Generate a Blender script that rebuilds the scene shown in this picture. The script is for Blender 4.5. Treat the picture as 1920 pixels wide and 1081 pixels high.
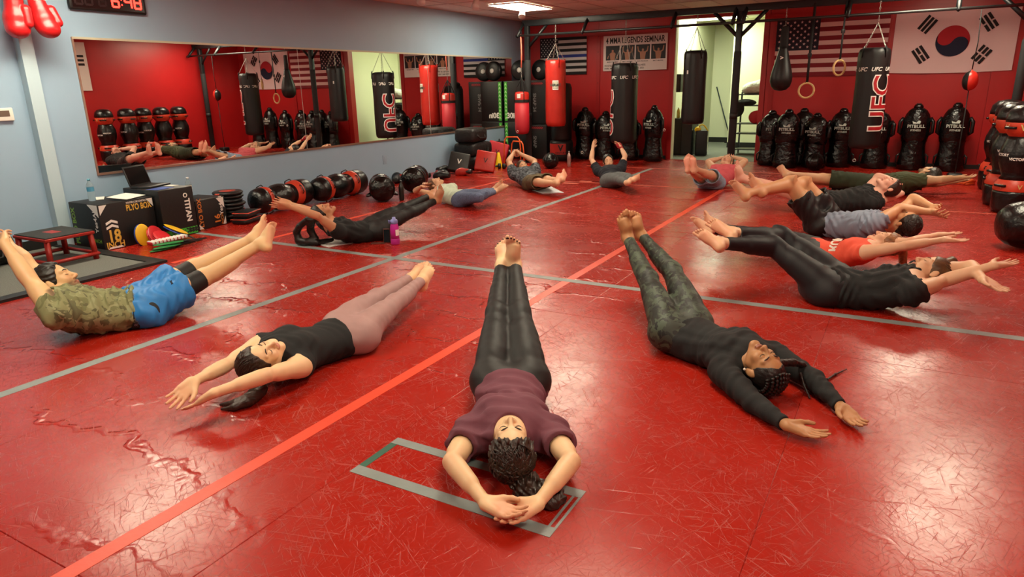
import bpy, bmesh, math, random
import numpy as np
from mathutils import Vector, Matrix
for _o in list(bpy.data.objects): bpy.data.objects.remove(_o, do_unlink=True)
SC = bpy.context.scene
COL = SC.collection
# ---------------------------------------------------------------- camera, world, exposure
CAM_H = 1.475
cd = bpy.data.cameras.new('camera'); cam = bpy.data.objects.new('camera', cd); COL.objects.link(cam)
cd.sensor_width = 36.0; cd.lens = 23.962; cd.clip_start = 0.05; cd.clip_end = 100
_rt, _dn, _fw = (0.870709, 0.491346, -0.021081), (0.122183, -0.257642, -0.958484), (-0.476379, 0.831985, -0.284366)
cam.matrix_world = Matrix(((_rt[0], -_dn[0], -_fw[0], 0), (_rt[1], -_dn[1], -_fw[1], 0), (_rt[2], -_dn[2], -_fw[2], CAM_H), (0, 0, 0, 1)))
SC.camera = cam
wd = bpy.data.worlds.new('world'); SC.world = wd; wd.use_nodes = True
wd.node_tree.nodes['Background'].inputs[0].default_value = (1, .97, .92, 1)
wd.node_tree.nodes['Background'].inputs[1].default_value = 0.05
SC.view_settings.view_transform = 'Standard'; SC.view_settings.look = 'None'
SC.view_settings.exposure = 0.52; SC.view_settings.gamma = 1.0; SC.view_settings.use_curve_mapping = False
LAMP = 24.0
# room extents in metres: X along the back wall, Y along the mirror wall
XL, XR, YB, YF, ZC = -7.43, 1.56, 13.65, -3.2, 2.79
XK = -8.75     # room continues to the left of the frame behind the pillar wall line

# ---------------------------------------------------------------- materials
def srgb(h):
    h = h.lstrip('#'); v = [int(h[i:i + 2], 16) / 255 for i in (0, 2, 4)]
    return tuple(c / 12.92 if c <= .04045 else ((c + .055) / 1.055) ** 2.4 for c in v)
_M = {}
def N(nt, t, **kw):
    n = nt.nodes.new(t)
    for k, v in kw.items():
        if k in n.inputs: n.inputs[k].default_value = v
        else: setattr(n, k, v)
    return n
def mat(name, col, rough=.5, metal=0.0, bump=0.0, bscale=60.0, var=0.0, vscale=6.0, spec=.5, emit=None, estr=0, coat=0, trans=0, sss=0, bdist=.004, ior=None, stretch=None):
    """procedural material: base colour with noise variation and fine noise relief"""
    if name in _M: return _M[name]
    m = bpy.data.materials.new(name); m.use_nodes = True; nt = m.node_tree; b = nt.nodes['Principled BSDF']
    c = srgb(col) if isinstance(col, str) else col
    b.inputs['Base Color'].default_value = (*c, 1); b.inputs['Roughness'].default_value = rough; b.inputs['Metallic'].default_value = metal
    b.inputs['Specular IOR Level'].default_value = spec; b.inputs['Coat Weight'].default_value = coat
    if trans: b.inputs['Transmission Weight'].default_value = trans
    if ior: b.inputs['IOR'].default_value = ior
    if emit: b.inputs['Emission Color'].default_value = (*(srgb(emit) if isinstance(emit, str) else emit), 1); b.inputs['Emission Strength'].default_value = estr
    tc = N(nt, 'ShaderNodeTexCoord'); src = tc.outputs['Object']
    if stretch:
        mp = N(nt, 'ShaderNodeMapping'); mp.inputs['Scale'].default_value = stretch; nt.links.new(src, mp.inputs[0]); src = mp.outputs[0]
    if var:
        n = N(nt, 'ShaderNodeTexNoise', Scale=vscale, Detail=4.0); nt.links.new(src, n.inputs['Vector'])
        r = N(nt, 'ShaderNodeMapRange'); r.inputs[1].default_value = .3; r.inputs[2].default_value = .7; r.inputs[3].default_value = 1 - var; r.inputs[4].default_value = 1 + var
        nt.links.new(n.outputs[0], r.inputs[0])
        mx = N(nt, 'ShaderNodeMix', data_type='RGBA', blend_type='MULTIPLY'); mx.inputs[0].default_value = 1
        mx.inputs[6].default_value = (*c, 1); nt.links.new(r.outputs[0], mx.inputs[7]); nt.links.new(mx.outputs[2], b.inputs['Base Color'])
    if bump:
        n = N(nt, 'ShaderNodeTexNoise', Scale=bscale, Detail=3.0); nt.links.new(src, n.inputs['Vector'])
        bp = N(nt, 'ShaderNodeBump', Strength=bump, Distance=bdist); nt.links.new(n.outputs[0], bp.inputs['Height']); nt.links.new(bp.outputs[0], b.inputs['Normal'])
    _M[name] = m
    return m
def ramp(nt, stops, interp='LINEAR'):
    r = N(nt, 'ShaderNodeValToRGB'); cr = r.color_ramp; cr.interpolation = interp
    while len(cr.elements) < len(stops): cr.elements.new(.5)
    for e, (p, c) in zip(cr.elements, stops):
        e.position = p; e.color = (*(srgb(c) if isinstance(c, str) else c), 1)
    return r
def camo(name, cols, scale=9.0, rough=.8):
    m = mat(name, cols[0], rough, bump=.25, bscale=220, bdist=.001); nt = m.node_tree; b = nt.nodes['Principled BSDF']
    tc = N(nt, 'ShaderNodeTexCoord'); prev = None
    for i, c in enumerate(cols[1:]):
        mp = N(nt, 'ShaderNodeMapping'); mp.inputs['Location'].default_value = (i * 7.3, i * 3.1, i * 5.7); nt.links.new(tc.outputs['Object'], mp.inputs[0])
        n = N(nt, 'ShaderNodeTexNoise', Scale=scale * (1 + .25 * i), Detail=2.0, Distortion=1.2); nt.links.new(mp.outputs[0], n.inputs['Vector'])
        th = N(nt, 'ShaderNodeMath', operation='GREATER_THAN'); th.inputs[1].default_value = .52 + .03 * i; nt.links.new(n.outputs[0], th.inputs[0])
        mx = N(nt, 'ShaderNodeMix', data_type='RGBA'); nt.links.new(th.outputs[0], mx.inputs[0])
        if prev is None: mx.inputs[6].default_value = (*srgb(cols[0]), 1)
        else: nt.links.new(prev, mx.inputs[6])
        mx.inputs[7].default_value = (*srgb(c), 1); prev = mx.outputs[2]
    nt.links.new(prev, b.inputs['Base Color'])
    return m
def vcol_mat(name, rough=.5, sss=.06):
    m = mat(name, (.8, .8, .8), rough, bump=.12, bscale=160, bdist=.001); nt = m.node_tree; b = nt.nodes['Principled BSDF']
    a = N(nt, 'ShaderNodeVertexColor', layer_name='tone'); nt.links.new(a.outputs[0], b.inputs['Base Color'])
    b.inputs['Subsurface Weight'].default_value = sss; b.inputs['Subsurface Radius'].default_value = (.02, .008, .004); b.inputs['Subsurface Scale'].default_value = .6
    return m

# ---------------------------------------------------------------- objects
def tag(o, label=None, cat=None, group=None, kind=None):
    if label: o['label'] = label
    if cat: o['category'] = cat
    if group: o['group'] = group
    if kind: o['kind'] = kind
    return o
def empty(name, loc=(0, 0, 0), rz=0, label=None, cat=None, group=None):
    o = bpy.data.objects.new(name, None); COL.objects.link(o); o.location = loc; o.rotation_euler = (0, 0, rz); o.empty_display_size = .1
    return tag(o, label, cat, group)
def link(name, me, m=None, parent=None, loc=None, rz=None, label=None):
    o = bpy.data.objects.new(name, me); COL.objects.link(o)
    if m is not None and not me.materials: me.materials.append(m)
    if parent: o.parent = parent
    if loc is not None: o.location = loc
    if rz is not None: o.rotation_euler = (0, 0, rz)
    if label: o['label'] = label
    return o
def copy_tree(o, parent=None):
    c = o.copy(); COL.objects.link(c); c.parent = parent
    for ch in list(o.children): copy_tree(ch, c)
    return c
class MB:
    """mesh builder: collects shapes and links them as one mesh object"""
    def __init__(s): s.v = []; s.f = []; s.sm = []; s.mi = []; s.cur = 0
    def add(s, V, F, smooth=False):
        n = len(s.v); s.v += [tuple(map(float, p)) for p in V]; s.f += [tuple(i + n for i in f) for f in F]; s.sm += [smooth] * len(F); s.mi += [s.cur] * len(F); return s
    def box(s, x0, x1, y0, y1, z0, z1, M=None):
        V = [Vector((x, y, z)) for x in (x0, x1) for y in (y0, y1) for z in (z0, z1)]
        if M is not None: V = [M @ v for v in V]
        return s.add(V, [(0, 1, 3, 2), (4, 6, 7, 5), (0, 4, 5, 1), (2, 3, 7, 6), (0, 2, 6, 4), (1, 5, 7, 3)])
    def rbox(s, x0, x1, y0, y1, z0, z1, r, M=None, seg=3):
        """box with rounded edges"""
        bm = bmesh.new(); bmesh.ops.create_cube(bm, size=1)
        for v in bm.verts: v.co = Vector(((x0 + x1) / 2 + v.co.x * (x1 - x0), (y0 + y1) / 2 + v.co.y * (y1 - y0), (z0 + z1) / 2 + v.co.z * (z1 - z0)))
        bmesh.ops.bevel(bm, geom=list(bm.edges), offset=r, segments=seg, profile=.5, affect='EDGES')
        if M is not None: bm.transform(M)
        bm.verts.index_update()
        s.add([v.co for v in bm.verts], [[v.index for v in f.verts] for f in bm.faces], True); bm.free(); return s
    def tube(s, pts, r, n=8, closed=False, cap=True, flat=None):
        pts = [np.array(p, float) for p in pts]; m = len(pts); rs = r if hasattr(r, '__len__') else [r] * m
        V = []; up = None
        for i, p in enumerate(pts):
            if closed: t = pts[(i + 1) % m] - pts[i - 1]
            else: t = pts[min(i + 1, m - 1)] - pts[max(i - 1, 0)]
            t = t / (np.linalg.norm(t) + 1e-9)
            if up is None: a = np.array([0, 0, 1.]) if abs(t[2]) < .9 else np.array([1., 0, 0])
            else: a = up
            u = a - t * (a @ t); u /= np.linalg.norm(u) + 1e-9; up = u; w = np.cross(t, u)
            fx, fy = flat if flat else (1, 1)
            for k in range(n):
                an = 2 * math.pi * k / n; V.append(p + rs[i] * (u * math.cos(an) * fx + w * math.sin(an) * fy))
        F = []
        for i in range(m if closed else m - 1):
            j = (i + 1) % m
            for k in range(n):
                l = (k + 1) % n; F.append((i * n + k, i * n + l, j * n + l, j * n + k))
        if cap and not closed: F += [tuple(range(n))[::-1], tuple(range((m - 1) * n, m * n))]
        return s.add(V, F, True)
    def lathe(s, prof, n=24, M=None, sx=1, sy=1, wob=None, cap=True):
        """profile [(r,z)] revolved about z"""
        V = []
        for i, (r, z) in enumerate(prof):
            for k in range(n):
                a = 2 * math.pi * k / n; q = r * (1 + (wob(a, z) if wob else 0))
                V.append(Vector((q * math.cos(a) * sx, q * math.sin(a) * sy, z)))
        if M is not None: V = [M @ v for v in V]
        F = []
        for i in range(len(prof) - 1):
            for k in range(n):
                l = (k + 1) % n; F.append((i * n + k, i * n + l, (i + 1) * n + l, (i + 1) * n + k))
        if cap: F += [tuple(range(n))[::-1], tuple(range((len(prof) - 1) * n, len(prof) * n))]
        return s.add(V, F, True)
    def prism(s, poly, z0, z1, M=None):
        n = len(poly); V = [Vector((x, y, z0)) for x, y in poly] + [Vector((x, y, z1)) for x, y in poly]
        if M is not None: V = [M @ v for v in V]
        return s.add(V, [tuple(range(n))[::-1], tuple(range(n, 2 * n))] + [(i, (i + 1) % n, n + (i + 1) % n, n + i) for i in range(n)])
    def ball(s, c, rx, ry=None, rz=None, n=16, m=10, M=None):
        ry = ry or rx; rz = rz or rx
        T = Matrix.Translation(Vector(c)); T = M @ T if M is not None else T
        return s.lathe([(max(math.sin(math.pi * i / m), .001), -math.cos(math.pi * i / m)) for i in range(m + 1)], n, T @ Matrix.Diagonal((rx, ry, rz, 1)))
    def torus(s, c, R, r, n=28, k=8, M=None):
        V = []; F = []
        for i in range(n):
            a = 2 * math.pi * i / n
            for j in range(k):
                b = 2 * math.pi * j / k; v = Vector(((R + r * math.cos(b)) * math.cos(a), (R + r * math.cos(b)) * math.sin(a), r * math.sin(b))) + Vector(c)
                V.append(M @ v if M is not None else v)
        for i in range(n):
            for j in range(k):
                F.append((i * k + j, ((i + 1) % n) * k + j, ((i + 1) % n) * k + (j + 1) % k, i * k + (j + 1) % k))
        return s.add(V, F, True)
    def mesh(s, name):
        me = bpy.data.meshes.new(name); me.from_pydata(s.v, [], s.f); me.polygons.foreach_set('use_smooth', s.sm); me.polygons.foreach_set('material_index', s.mi); me.update(); return me
    def build(s, name, m=None, parent=None, loc=None, rz=None, label=None):
        me = s.mesh(name)
        if isinstance(m, (list, tuple)):
            for q in m: me.materials.append(q)
            m = None
        return link(name, me, m, parent, loc, rz, label)
_TX = {}
def text_mesh(txt, size=1.0, bold=.0, align='CENTER', space=1.0, shear=0):
    """lettering as flat polygons: vertices (x, y) and faces"""
    key = (txt, bold, align, space, shear)
    if key not in _TX:
        cu = bpy.data.curves.new('lettering', 'FONT'); cu.body = txt; cu.size = 1; cu.offset = bold; cu.align_x = align; cu.align_y = 'CENTER'; cu.resolution_u = 3; cu.space_character = space; cu.shear = shear
        ob = bpy.data.objects.new('lettering', cu); COL.objects.link(ob)
        me = bpy.data.meshes.new_from_object(ob)
        _TX[key] = ([tuple(v.co)[:2] for v in me.vertices], [tuple(p.vertices) for p in me.polygons])
        bpy.data.objects.remove(ob, do_unlink=True); bpy.data.meshes.remove(me); bpy.data.curves.remove(cu)
    V, F = _TX[key]
    return [(x * size, y * size) for x, y in V], F
def text_on(mb, txt, size, M, bold=.02, align='CENTER', space=1.0, shear=0, sx=1.0, th=None):
    """flat lettering on the XY plane of M"""
    V, F = text_mesh(txt, size, bold, align, space, shear)
    mb.add([M @ Vector((x * sx, y, 0)) for x, y in V], F); return mb
def text_cyl(mb, txt, size, r, z, ang, T=None, bold=.02, vertical=False, shear=0, sx=1.0):
    """lettering wrapped on a cylinder about z"""
    V, F = text_mesh(txt, size, bold, 'CENTER', 1.0, shear)
    if size > .08:
        bm = bmesh.new(); vs = [bm.verts.new((x, y, 0)) for x, y in V]
        for f in F: bm.faces.new([vs[i] for i in f])
        ax = 1 if vertical else 0; lo = min(v[ax] for v in V); hi = max(v[ax] for v in V); q = lo + .025
        while q < hi:
            co = [0, 0, 0]; co[ax] = q; no = [0, 0, 0]; no[ax] = 1
            bmesh.ops.bisect_plane(bm, geom=list(bm.verts) + list(bm.edges) + list(bm.faces), plane_co=co, plane_no=no); q += .025
        bm.verts.index_update(); V = [(v.co.x, v.co.y) for v in bm.verts]; F = [tuple(v.index for v in f.verts) for f in bm.faces]; bm.free()
    out = []
    for x, y in V:
        x *= sx
        if vertical: x, y = -y, x
        a = ang + x / r; out.append(Vector((r * math.cos(a), r * math.sin(a), z + y)))
    if T is not None: out = [T @ v for v in out]
    mb.add(out, F); return mb
def frame_M(origin, xdir, ydir):
    x = Vector(xdir).normalized(); y = Vector(ydir).normalized(); z = x.cross(y)
    return Matrix(((x.x, y.x, z.x, origin[0]), (x.y, y.y, z.y, origin[1]), (x.z, y.z, z.z, origin[2]), (0, 0, 0, 1)))
# ---------------------------------------------------------------- the room
def floor_mat():
    m = mat('red_vinyl_mat', '#a81c12', .30, spec=.5); nt = m.node_tree; b = nt.nodes['Principled BSDF']
    tc = N(nt, 'ShaderNodeTexCoord'); P = tc.outputs['Object']
    def noise(scale, st, rot, detail=2.0, dist=0.0):
        mp = N(nt, 'ShaderNodeMapping', vector_type='TEXTURE'); mp.inputs['Scale'].default_value = tuple(1 / q for q in st); mp.inputs['Rotation'].default_value = (0, 0, rot); nt.links.new(P, mp.inputs[0])
        n = N(nt, 'ShaderNodeTexNoise', Scale=scale, Detail=detail, Distortion=dist); nt.links.new(mp.outputs[0], n.inputs['Vector']); return n.outputs[0]
    def rng(src, a, b_, c, d):
        r = N(nt, 'ShaderNodeMapRange'); r.inputs[1].default_value = a; r.inputs[2].default_value = b_; r.inputs[3].default_value = c; r.inputs[4].default_value = d; nt.links.new(src, r.inputs[0]); return r.outputs[0]
    def mth(op, a, b_):
        q = N(nt, 'ShaderNodeMath', operation=op)
        for i, v in enumerate((a, b_)):
            if hasattr(v, 'links'): nt.links.new(v, q.inputs[i])
            else: q.inputs[i].default_value = v
        return q.outputs[0]
    # scuffs: thin stretched streaks in several directions
    sc = None
    for i, (rot, st) in enumerate(((.3, (1, 22, 1)), (1.25, (1, 26, 1)), (2.2, (1, 20, 1)), (-.55, (1, 30, 1)), (.9, (1, 34, 1)), (2.75, (1, 26, 1)), (1.7, (1, 30, 1)))):
        s = rng(noise(4.0 + .7 * i, st, rot, 2.0, 1.0), .66, .71, 0, 1)
        sc = s if sc is None else mth('MAXIMUM', sc, s)
    patch = rng(noise(.9, (1, 1, 1), 0, 3), .38, .66, .15, 1)
    sc = mth('MULTIPLY', sc, patch)
    base = ramp(nt, [(0, '#8e1408'), (.5, '#9c1c0f'), (1, '#a62818')]); nt.links.new(noise(1.3, (1, 1, 1), .4, 4), base.inputs[0])
    mx = N(nt, 'ShaderNodeMix', data_type='RGBA'); nt.links.new(mth('MULTIPLY', sc, .30), mx.inputs[0]); nt.links.new(base.outputs[0], mx.inputs[6]); mx.inputs[7].default_value = (*srgb('#c87868'), 1)
    nt.links.new(mx.outputs[2], b.inputs['Base Color'])
    rg = mth('ADD', rng(noise(2.2, (1, 1, 1), 0, 4), .3, .7, .20, .30), mth('MULTIPLY', sc, .20)); nt.links.new(rg, b.inputs['Roughness'])
    # relief: scratches, leather grain and the long low wrinkles of the cover sheet
    wr = N(nt, 'ShaderNodeTexWave', wave_type='BANDS', bands_direction='Y'); wr.inputs['Scale'].default_value = .75; wr.inputs['Distortion'].default_value = 7; wr.inputs['Detail'].default_value = 4; wr.inputs['Detail Scale'].default_value = 1.7; wr.inputs['Detail Roughness'].default_value = .65; nt.links.new(P, wr.inputs['Vector'])
    ridge = rng(wr.outputs[1], .93, 1.0, 0, 1)
    sx = N(nt, 'ShaderNodeSeparateXYZ'); nt.links.new(P, sx.inputs[0])
    left = rng(sx.outputs[0], -1.4, -2.4, .06, 1)
    ridge = mth('MULTIPLY', mth('MULTIPLY', ridge, left), rng(noise(1.1, (1, 1, 1), 1, 2), .42, .6, 0, 1))
    h = mth('ADD', mth('MULTIPLY', ridge, .9), mth('ADD', mth('MULTIPLY', sc, -.30), mth('MULTIPLY', noise(70, (1, 1, 1), 0, 3), .07)))
    h = mth('ADD', h, mth('MULTIPLY', noise(2.2, (1, 1, 1), 0, 2), .18))
    bp = N(nt, 'ShaderNodeBump', Strength=.55, Distance=.012); nt.links.new(h, bp.inputs['Height']); nt.links.new(bp.outputs[0], b.inputs['Normal'])
    return m
FLOOR_M = floor_mat()
flr = tag(MB().box(XL - .1, XR + .1, YF, YB + .02, -.12, -.045).build('floor', mat('subfloor', '#3a1512', .8)), 'red vinyl training mats covering the floor', 'floor', kind='structure')
gx = [XL, -6.365, -4.845, -3.325, -1.805, -.285, 1.235, XR]; gy = [YF, -2.15, .90, 3.95, 7.0, 10.05, 13.1, YB]
for i in range(len(gx) - 1):
    for j in range(len(gy) - 1):
        g = .0003
        x0, x1, y0, y1 = gx[i] + g, gx[i + 1] - g, gy[j] + g, gy[j + 1] - g
        mb = MB(); e = .0022
        V = [(x0, y0, -.045), (x1, y0, -.045), (x1, y1, -.045), (x0, y1, -.045), (x0, y0, -e), (x1, y0, -e), (x1, y1, -e), (x0, y1, -e), (x0 + e, y0 + e, 0), (x1 - e, y0 + e, 0), (x1 - e, y1 - e, 0), (x0 + e, y1 - e, 0)]
        F = [(3, 2, 1, 0), (8, 9, 10, 11)]
        for a in range(4):
            c = (a + 1) % 4; F += [(a, c, c + 4, a + 4), (a + 4, c + 4, c + 8, a + 8)]
        mb.add(V, F).build('mat_panel', FLOOR_M, flr)
ORANGE = mat('orange_tape', '#d9482f', .42, bump=.2, bscale=40, var=.06); GREY = mat('grey_tape', '#7f8988', .5, bump=.3, bscale=60, var=.12); GREEN_T = mat('green_tape', '#2c5a4a', .5, var=.15); PALE_T = mat('worn_tape', '#c9705c', .5, var=.2, vscale=20)
def tape(x0, x1, y0, y1, m, lab=None): MB().box(x0, x1, y0, y1, 0, .0012 if x1 - x0 < y1 - y0 else .0018).build('tape_strip', m, flr, label=lab)
tape(-2.215, -2.145, YF, 9.85, ORANGE, 'wide orange tape line')
tape(-3.955, -3.88, YF, 12.0, GREY, 'grey tape line')
tape(-5.70, -5.64, 3.70, 10.3, ORANGE, 'orange tape line near mirror wall')
tape(-6.66, 1.55, 4.66, 4.735, GREY, 'grey tape line across the mats')
tape(-6.3, -.9, 9.90, 9.935, PALE_T); tape(-5.2, 1.2, 12.02, 12.05, PALE_T); tape(-.9, 1.3, 9.15, 9.17, PALE_T)
tape(-4.75, -4.35, 9.70, 9.78, PALE_T); tape(-4.45, -4.25, 10.0, 10.06, PALE_T)
tape(-1.79, -.89, 1.775, 1.83, GREY, 'grey tape edge of a taped rectangle'); tape(-1.79, -.89, 2.035, 2.085, GREY, 'grey tape edge of a taped rectangle'); tape(-1.79, -1.755, 1.83, 2.035, GREEN_T, 'dark green tape edge of a taped rectangle')
tape(-.925, -.915, 1.83, 2.035, GREY); tape(-.90, -.89, 1.83, 2.035, GREY)
# carpet entry at the left
CARPET = mat('grey_carpet', '#6e706a', .95, bump=.8, bscale=260, var=.45, vscale=170, bdist=.006)
RUBBER = mat('black_rubber', '#141414', .55, bump=.2, bscale=80)
car = tag(MB().box(XL, -5.86, YF, 3.58, .0, .012).build('carpet_floor', CARPET), 'grey flecked entry carpet with black rubber edge', 'carpet', kind='structure')
MB().box(-5.86, -5.74, YF, 3.70, .0, .022).build('edge_strip', RUBBER, car); MB().box(XL, -5.86, 3.58, 3.70, .0, .022).build('edge_strip', RUBBER, car)
# mirror wall
WALLB = mat('blue_wall_paint', '#98b4cc', .5, bump=.12, bscale=160, var=.03, vscale=1.5)
wl = tag(MB().box(XL - .15, XL, YF, YB + .15, 0, ZC).build('wall_left', WALLB), 'pale blue painted wall carrying the long mirror', 'wall', kind='structure')
MB().box(XL, XL + .10, 3.63, 3.75, .0, ZC).build('pilaster', mat('pilaster_paint', '#b4ccd8', .55), wl)
bb = tag(MB().box(XL, XL + .012, YF, 4.1, .0, .11).build('baseboard_left', RUBBER), 'black rubber baseboard', 'baseboard', kind='structure')
WALLR = mat('red_wall_paint', '#b01a1c', .38, bump=.15, bscale=70, var=.06, vscale=2.0)
WALLR2 = mat('red_trim_paint', '#a51618', .4, bump=.2, bscale=50)
# back wall with doorway
wb = tag(MB().box(XL - .15, -4.15, YB + .012, YB + .14, 0, ZC).box(-2.40, XR + .15, YB + .012, YB + .14, 0, ZC).box(-4.15, -2.40, YB + .012, YB + .14, 2.68, ZC).build('wall_back', WALLR), 'red painted plywood wall with open doorway', 'wall', kind='structure')
pxs = [XL, -5.62, -4.17]
for a, c in ((XL, -6.55), (-6.55, -5.66), (-5.66, -4.17), (-2.36, -.48), (-.48, 1.05), (1.05, XR)):
    MB().box(a + .003, c - .003, YB - .006, YB + .012, .0, 2.50).build('plywood_panel', WALLR, wb); MB().box(a + .003, c - .003, YB - .006, YB + .012, 2.506, ZC).build('plywood_panel', WALLR, wb)
SCREW = mat('dark_screw', '#3c1010', .5)
for k, (a, c) in enumerate(((-5.70, -5.62), (-2.30, -2.22), (-.53, -.43))):
    o = tag(MB().box(a, c, YB - .024, YB - .006, 0, 2.5).build('trim_%d' % (k + 1), WALLR2), 'red painted vertical batten on the back wall', 'trim', kind='structure')
    sb = MB()
    for z in (.3, .9, 1.5, 2.1, 2.4): sb.lathe([(.008, 0), (.008, .004)], 8, Matrix.Translation(((a + c) / 2, YB - .024, z)) @ Matrix.Rotation(math.pi / 2, 4, 'X'))
    sb.build('screw_heads', SCREW, o)
o = tag(MB().box(XL, -4.1, YB - .03, YB - .006, 2.42, 2.52).box(-2.46, XR, YB - .03, YB - .006, 2.52, 2.60).build('trim_4', WALLR2), 'red horizontal ledger board high on the back wall', 'trim', kind='structure')
o = tag(MB().box(-4.17, -4.08, YB - .02, YB + .14, 0, 2.70).box(-2.46, -2.37, YB - .02, YB + .14, 0, 2.70).box(-4.08, -2.46, YB - .02, YB + .14, 2.62, 2.70).build('trim_5', WALLR2), 'red painted frame around the open doorway', 'trim', kind='structure')
MB().box(-4.08, -4.065, YB - .01, YB + .14, 0, 2.62).build('jamb', mat('cream_paint', '#d8d6bc', .5), o)
tag(MB().box(XL, -4.18, YB - .022, YB - .006, 0, .07).box(-2.36, XR, YB - .022, YB - .006, 0, .07).build('baseboard_back', RUBBER), 'dark baseboard of the back wall', 'baseboard', kind='structure')
wr_ = tag(MB().box(XR, XR + .15, YF, YB + .15, 0, ZC).build('wall_right', WALLR), 'plain red painted side wall opposite the mirror', 'wall', kind='structure')
wf = tag(MB().box(XL - .15, XR + .15, YF - .15, YF, 0, ZC).build('wall_front', WALLB), 'pale wall behind the camera', 'wall', kind='structure')
# ceiling: suspended tiles with metal grid
CT = mat('ceiling_tile', '#dccdc0', .9, bump=.5, bscale=120, var=.06, vscale=30); CG = mat('ceiling_grid', '#c4b2a6', .6)
ceil = tag(MB().box(XL - .15, XR + .15, YF - .15, YB + .15, ZC + .03, ZC + .1).build('ceiling', CT), 'suspended ceiling of square tinted tiles', 'ceiling', kind='structure')
LIGHTS = [(-6.05, 11.1), (-3.75, 8.1), (.75, 7.4), (.35, 11.5), (-6.3, 3.6), (-1.6, 3.7), (-3.75, 1.2), (.6, .6)]
tx = np.arange(XL, XR, .61); ty = np.arange(6.35, YB, 1.22)
tm = MB().box(.012, .598, .012, 1.208, .004, .03).mesh('ceiling_tile')
for x in tx:
    for y in ty: link('ceiling_tile', tm, CT, ceil, (x, y, ZC))
gb = MB()
for x in tx: gb.box(x - .012, x + .012, 6.35, YB, ZC - .002, ZC + .01)
for y in ty: gb.box(XL, XR, y - .012, y + .012, ZC - .002, ZC + .01)
gb.build('grid_bars', CG, ceil)
MB().box(XL, XR, YF, 6.35, ZC, ZC + .03).build('tile_field', CT, ceil)
LAMP_M = mat('lamp_diffuser', '#ffffff', .5, emit='#fff4d6', estr=LAMP); WHITE = mat('white_enamel', '#e4e0d8', .4)
names = ['above the mirror corner', 'over the middle of the mats', 'near the right wall', 'over the hanging bags on the right', 'above the entry carpet', 'over the nearest people', 'behind the taped line', 'behind the camera']
for (x, y), nm in zip(LIGHTS, names):
    t = empty('ceiling_light', (x, y, ZC), 0, 'recessed fluorescent ceiling light panel ' + nm, 'ceiling light', 'ceiling light panels')
    MB().box(-.30, .30, -.60, .60, -.018, -.012).build('diffuser', LAMP_M, t)
    MB().box(-.32, .32, -.62, -.60, -.022, 0).box(-.32, .32, .60, .62, -.022, 0).box(-.32, -.30, -.6, .6, -.022, 0).box(.30, .32, -.6, .6, -.022, 0).box(-.008, .008, -.6, .6, -.024, -.012).build('lamp_frame', WHITE, t)
# adjoining room behind the doorway
CREAM = mat('cream_wall', '#dcdcc0', .7, bump=.05, bscale=100)
rm = tag(MB().box(-4.5, -4.40, YB + .14, 18.1, 0, 2.8).box(-5.4, -1.6, 18.0, 18.1, 0, 2.8).box(-1.7, -1.6, YB + .14, 18.1, 0, 2.8).box(-3.62, -1.7, 16.55, 16.65, 0, 2.8).box(-5.4, -1.6, YB + .14, 18.1, 2.8, 2.9).build('wall_inner_room', CREAM), 'cream walls of the storage room beyond the doorway', 'wall', kind='structure')
tag(MB().box(-5.4, -1.6, YB + .0, 18.1, -.1, .0).build('floor_inner_room', CARPET), 'grey carpet floor beyond the doorway', 'floor', kind='structure')
tag(MB().box(-4.40, -1.7, 17.98, 18.0, 0, .12).box(-3.62, -1.7, 16.53, 16.55, 0, .12).build('baseboard_inner_room', RUBBER), 'black baseboard in the room beyond the doorway', 'baseboard', kind='structure')
t = empty('ceiling_light', (-3.9, 15.6, 2.8), 0, 'ceiling light panel in the room beyond the doorway', 'ceiling light', 'ceiling light panels')
MB().box(-.6, .6, -.6, .6, -.02, -.01).build('diffuser', mat('lamp_diffuser_cool', '#ffffff', .5, emit='#f4ffdc', estr=LAMP * .6), t); MB().box(-.62, .62, -.62, -.6, -.024, 0).box(-.62, .62, .6, .62, -.024, 0).box(-.62, -.6, -.62, .62, -.024, 0).box(.6, .62, -.62, .62, -.024, 0).build('lamp_frame', WHITE, t)
# the mirror
mir = empty('wall_mirror', (XL, 4.18, .68), 0, 'long mirror of joined glass panels on the blue wall', 'mirror')
MG = mat('mirror_glass', (.93, .93, .92), .0, 1.0)
for k in range(3): MB().box(.004, .010, .004 + k * 2.99, 2.99 * (k + 1) - .004, .0, 1.345).build('mirror_panel', MG, mir)
TRIM = mat('mirror_channel', '#a88878', .35, .6)
MB().box(0, .018, -.01, 8.98, -.022, .002).build('channel', TRIM, mir); MB().box(0, .018, -.01, 8.98, 1.343, 1.365).build('channel', mat('mirror_channel_pale', '#c8c0a8', .4, .3), mir); MB().box(0, .016, -.014, .003, -.02, 1.36).build('channel', TRIM, mir)
for k in (1, 2): MB().box(.004, .0105, 2.99 * k - .004, 2.99 * k + .004, 0, 1.345).build('joint', mat('mirror_joint', '#b8b8b0', .4), mir)
# ---------------------------------------------------------------- people
def nrm(v):
    return v / (np.linalg.norm(v) + 1e-12)

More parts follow.
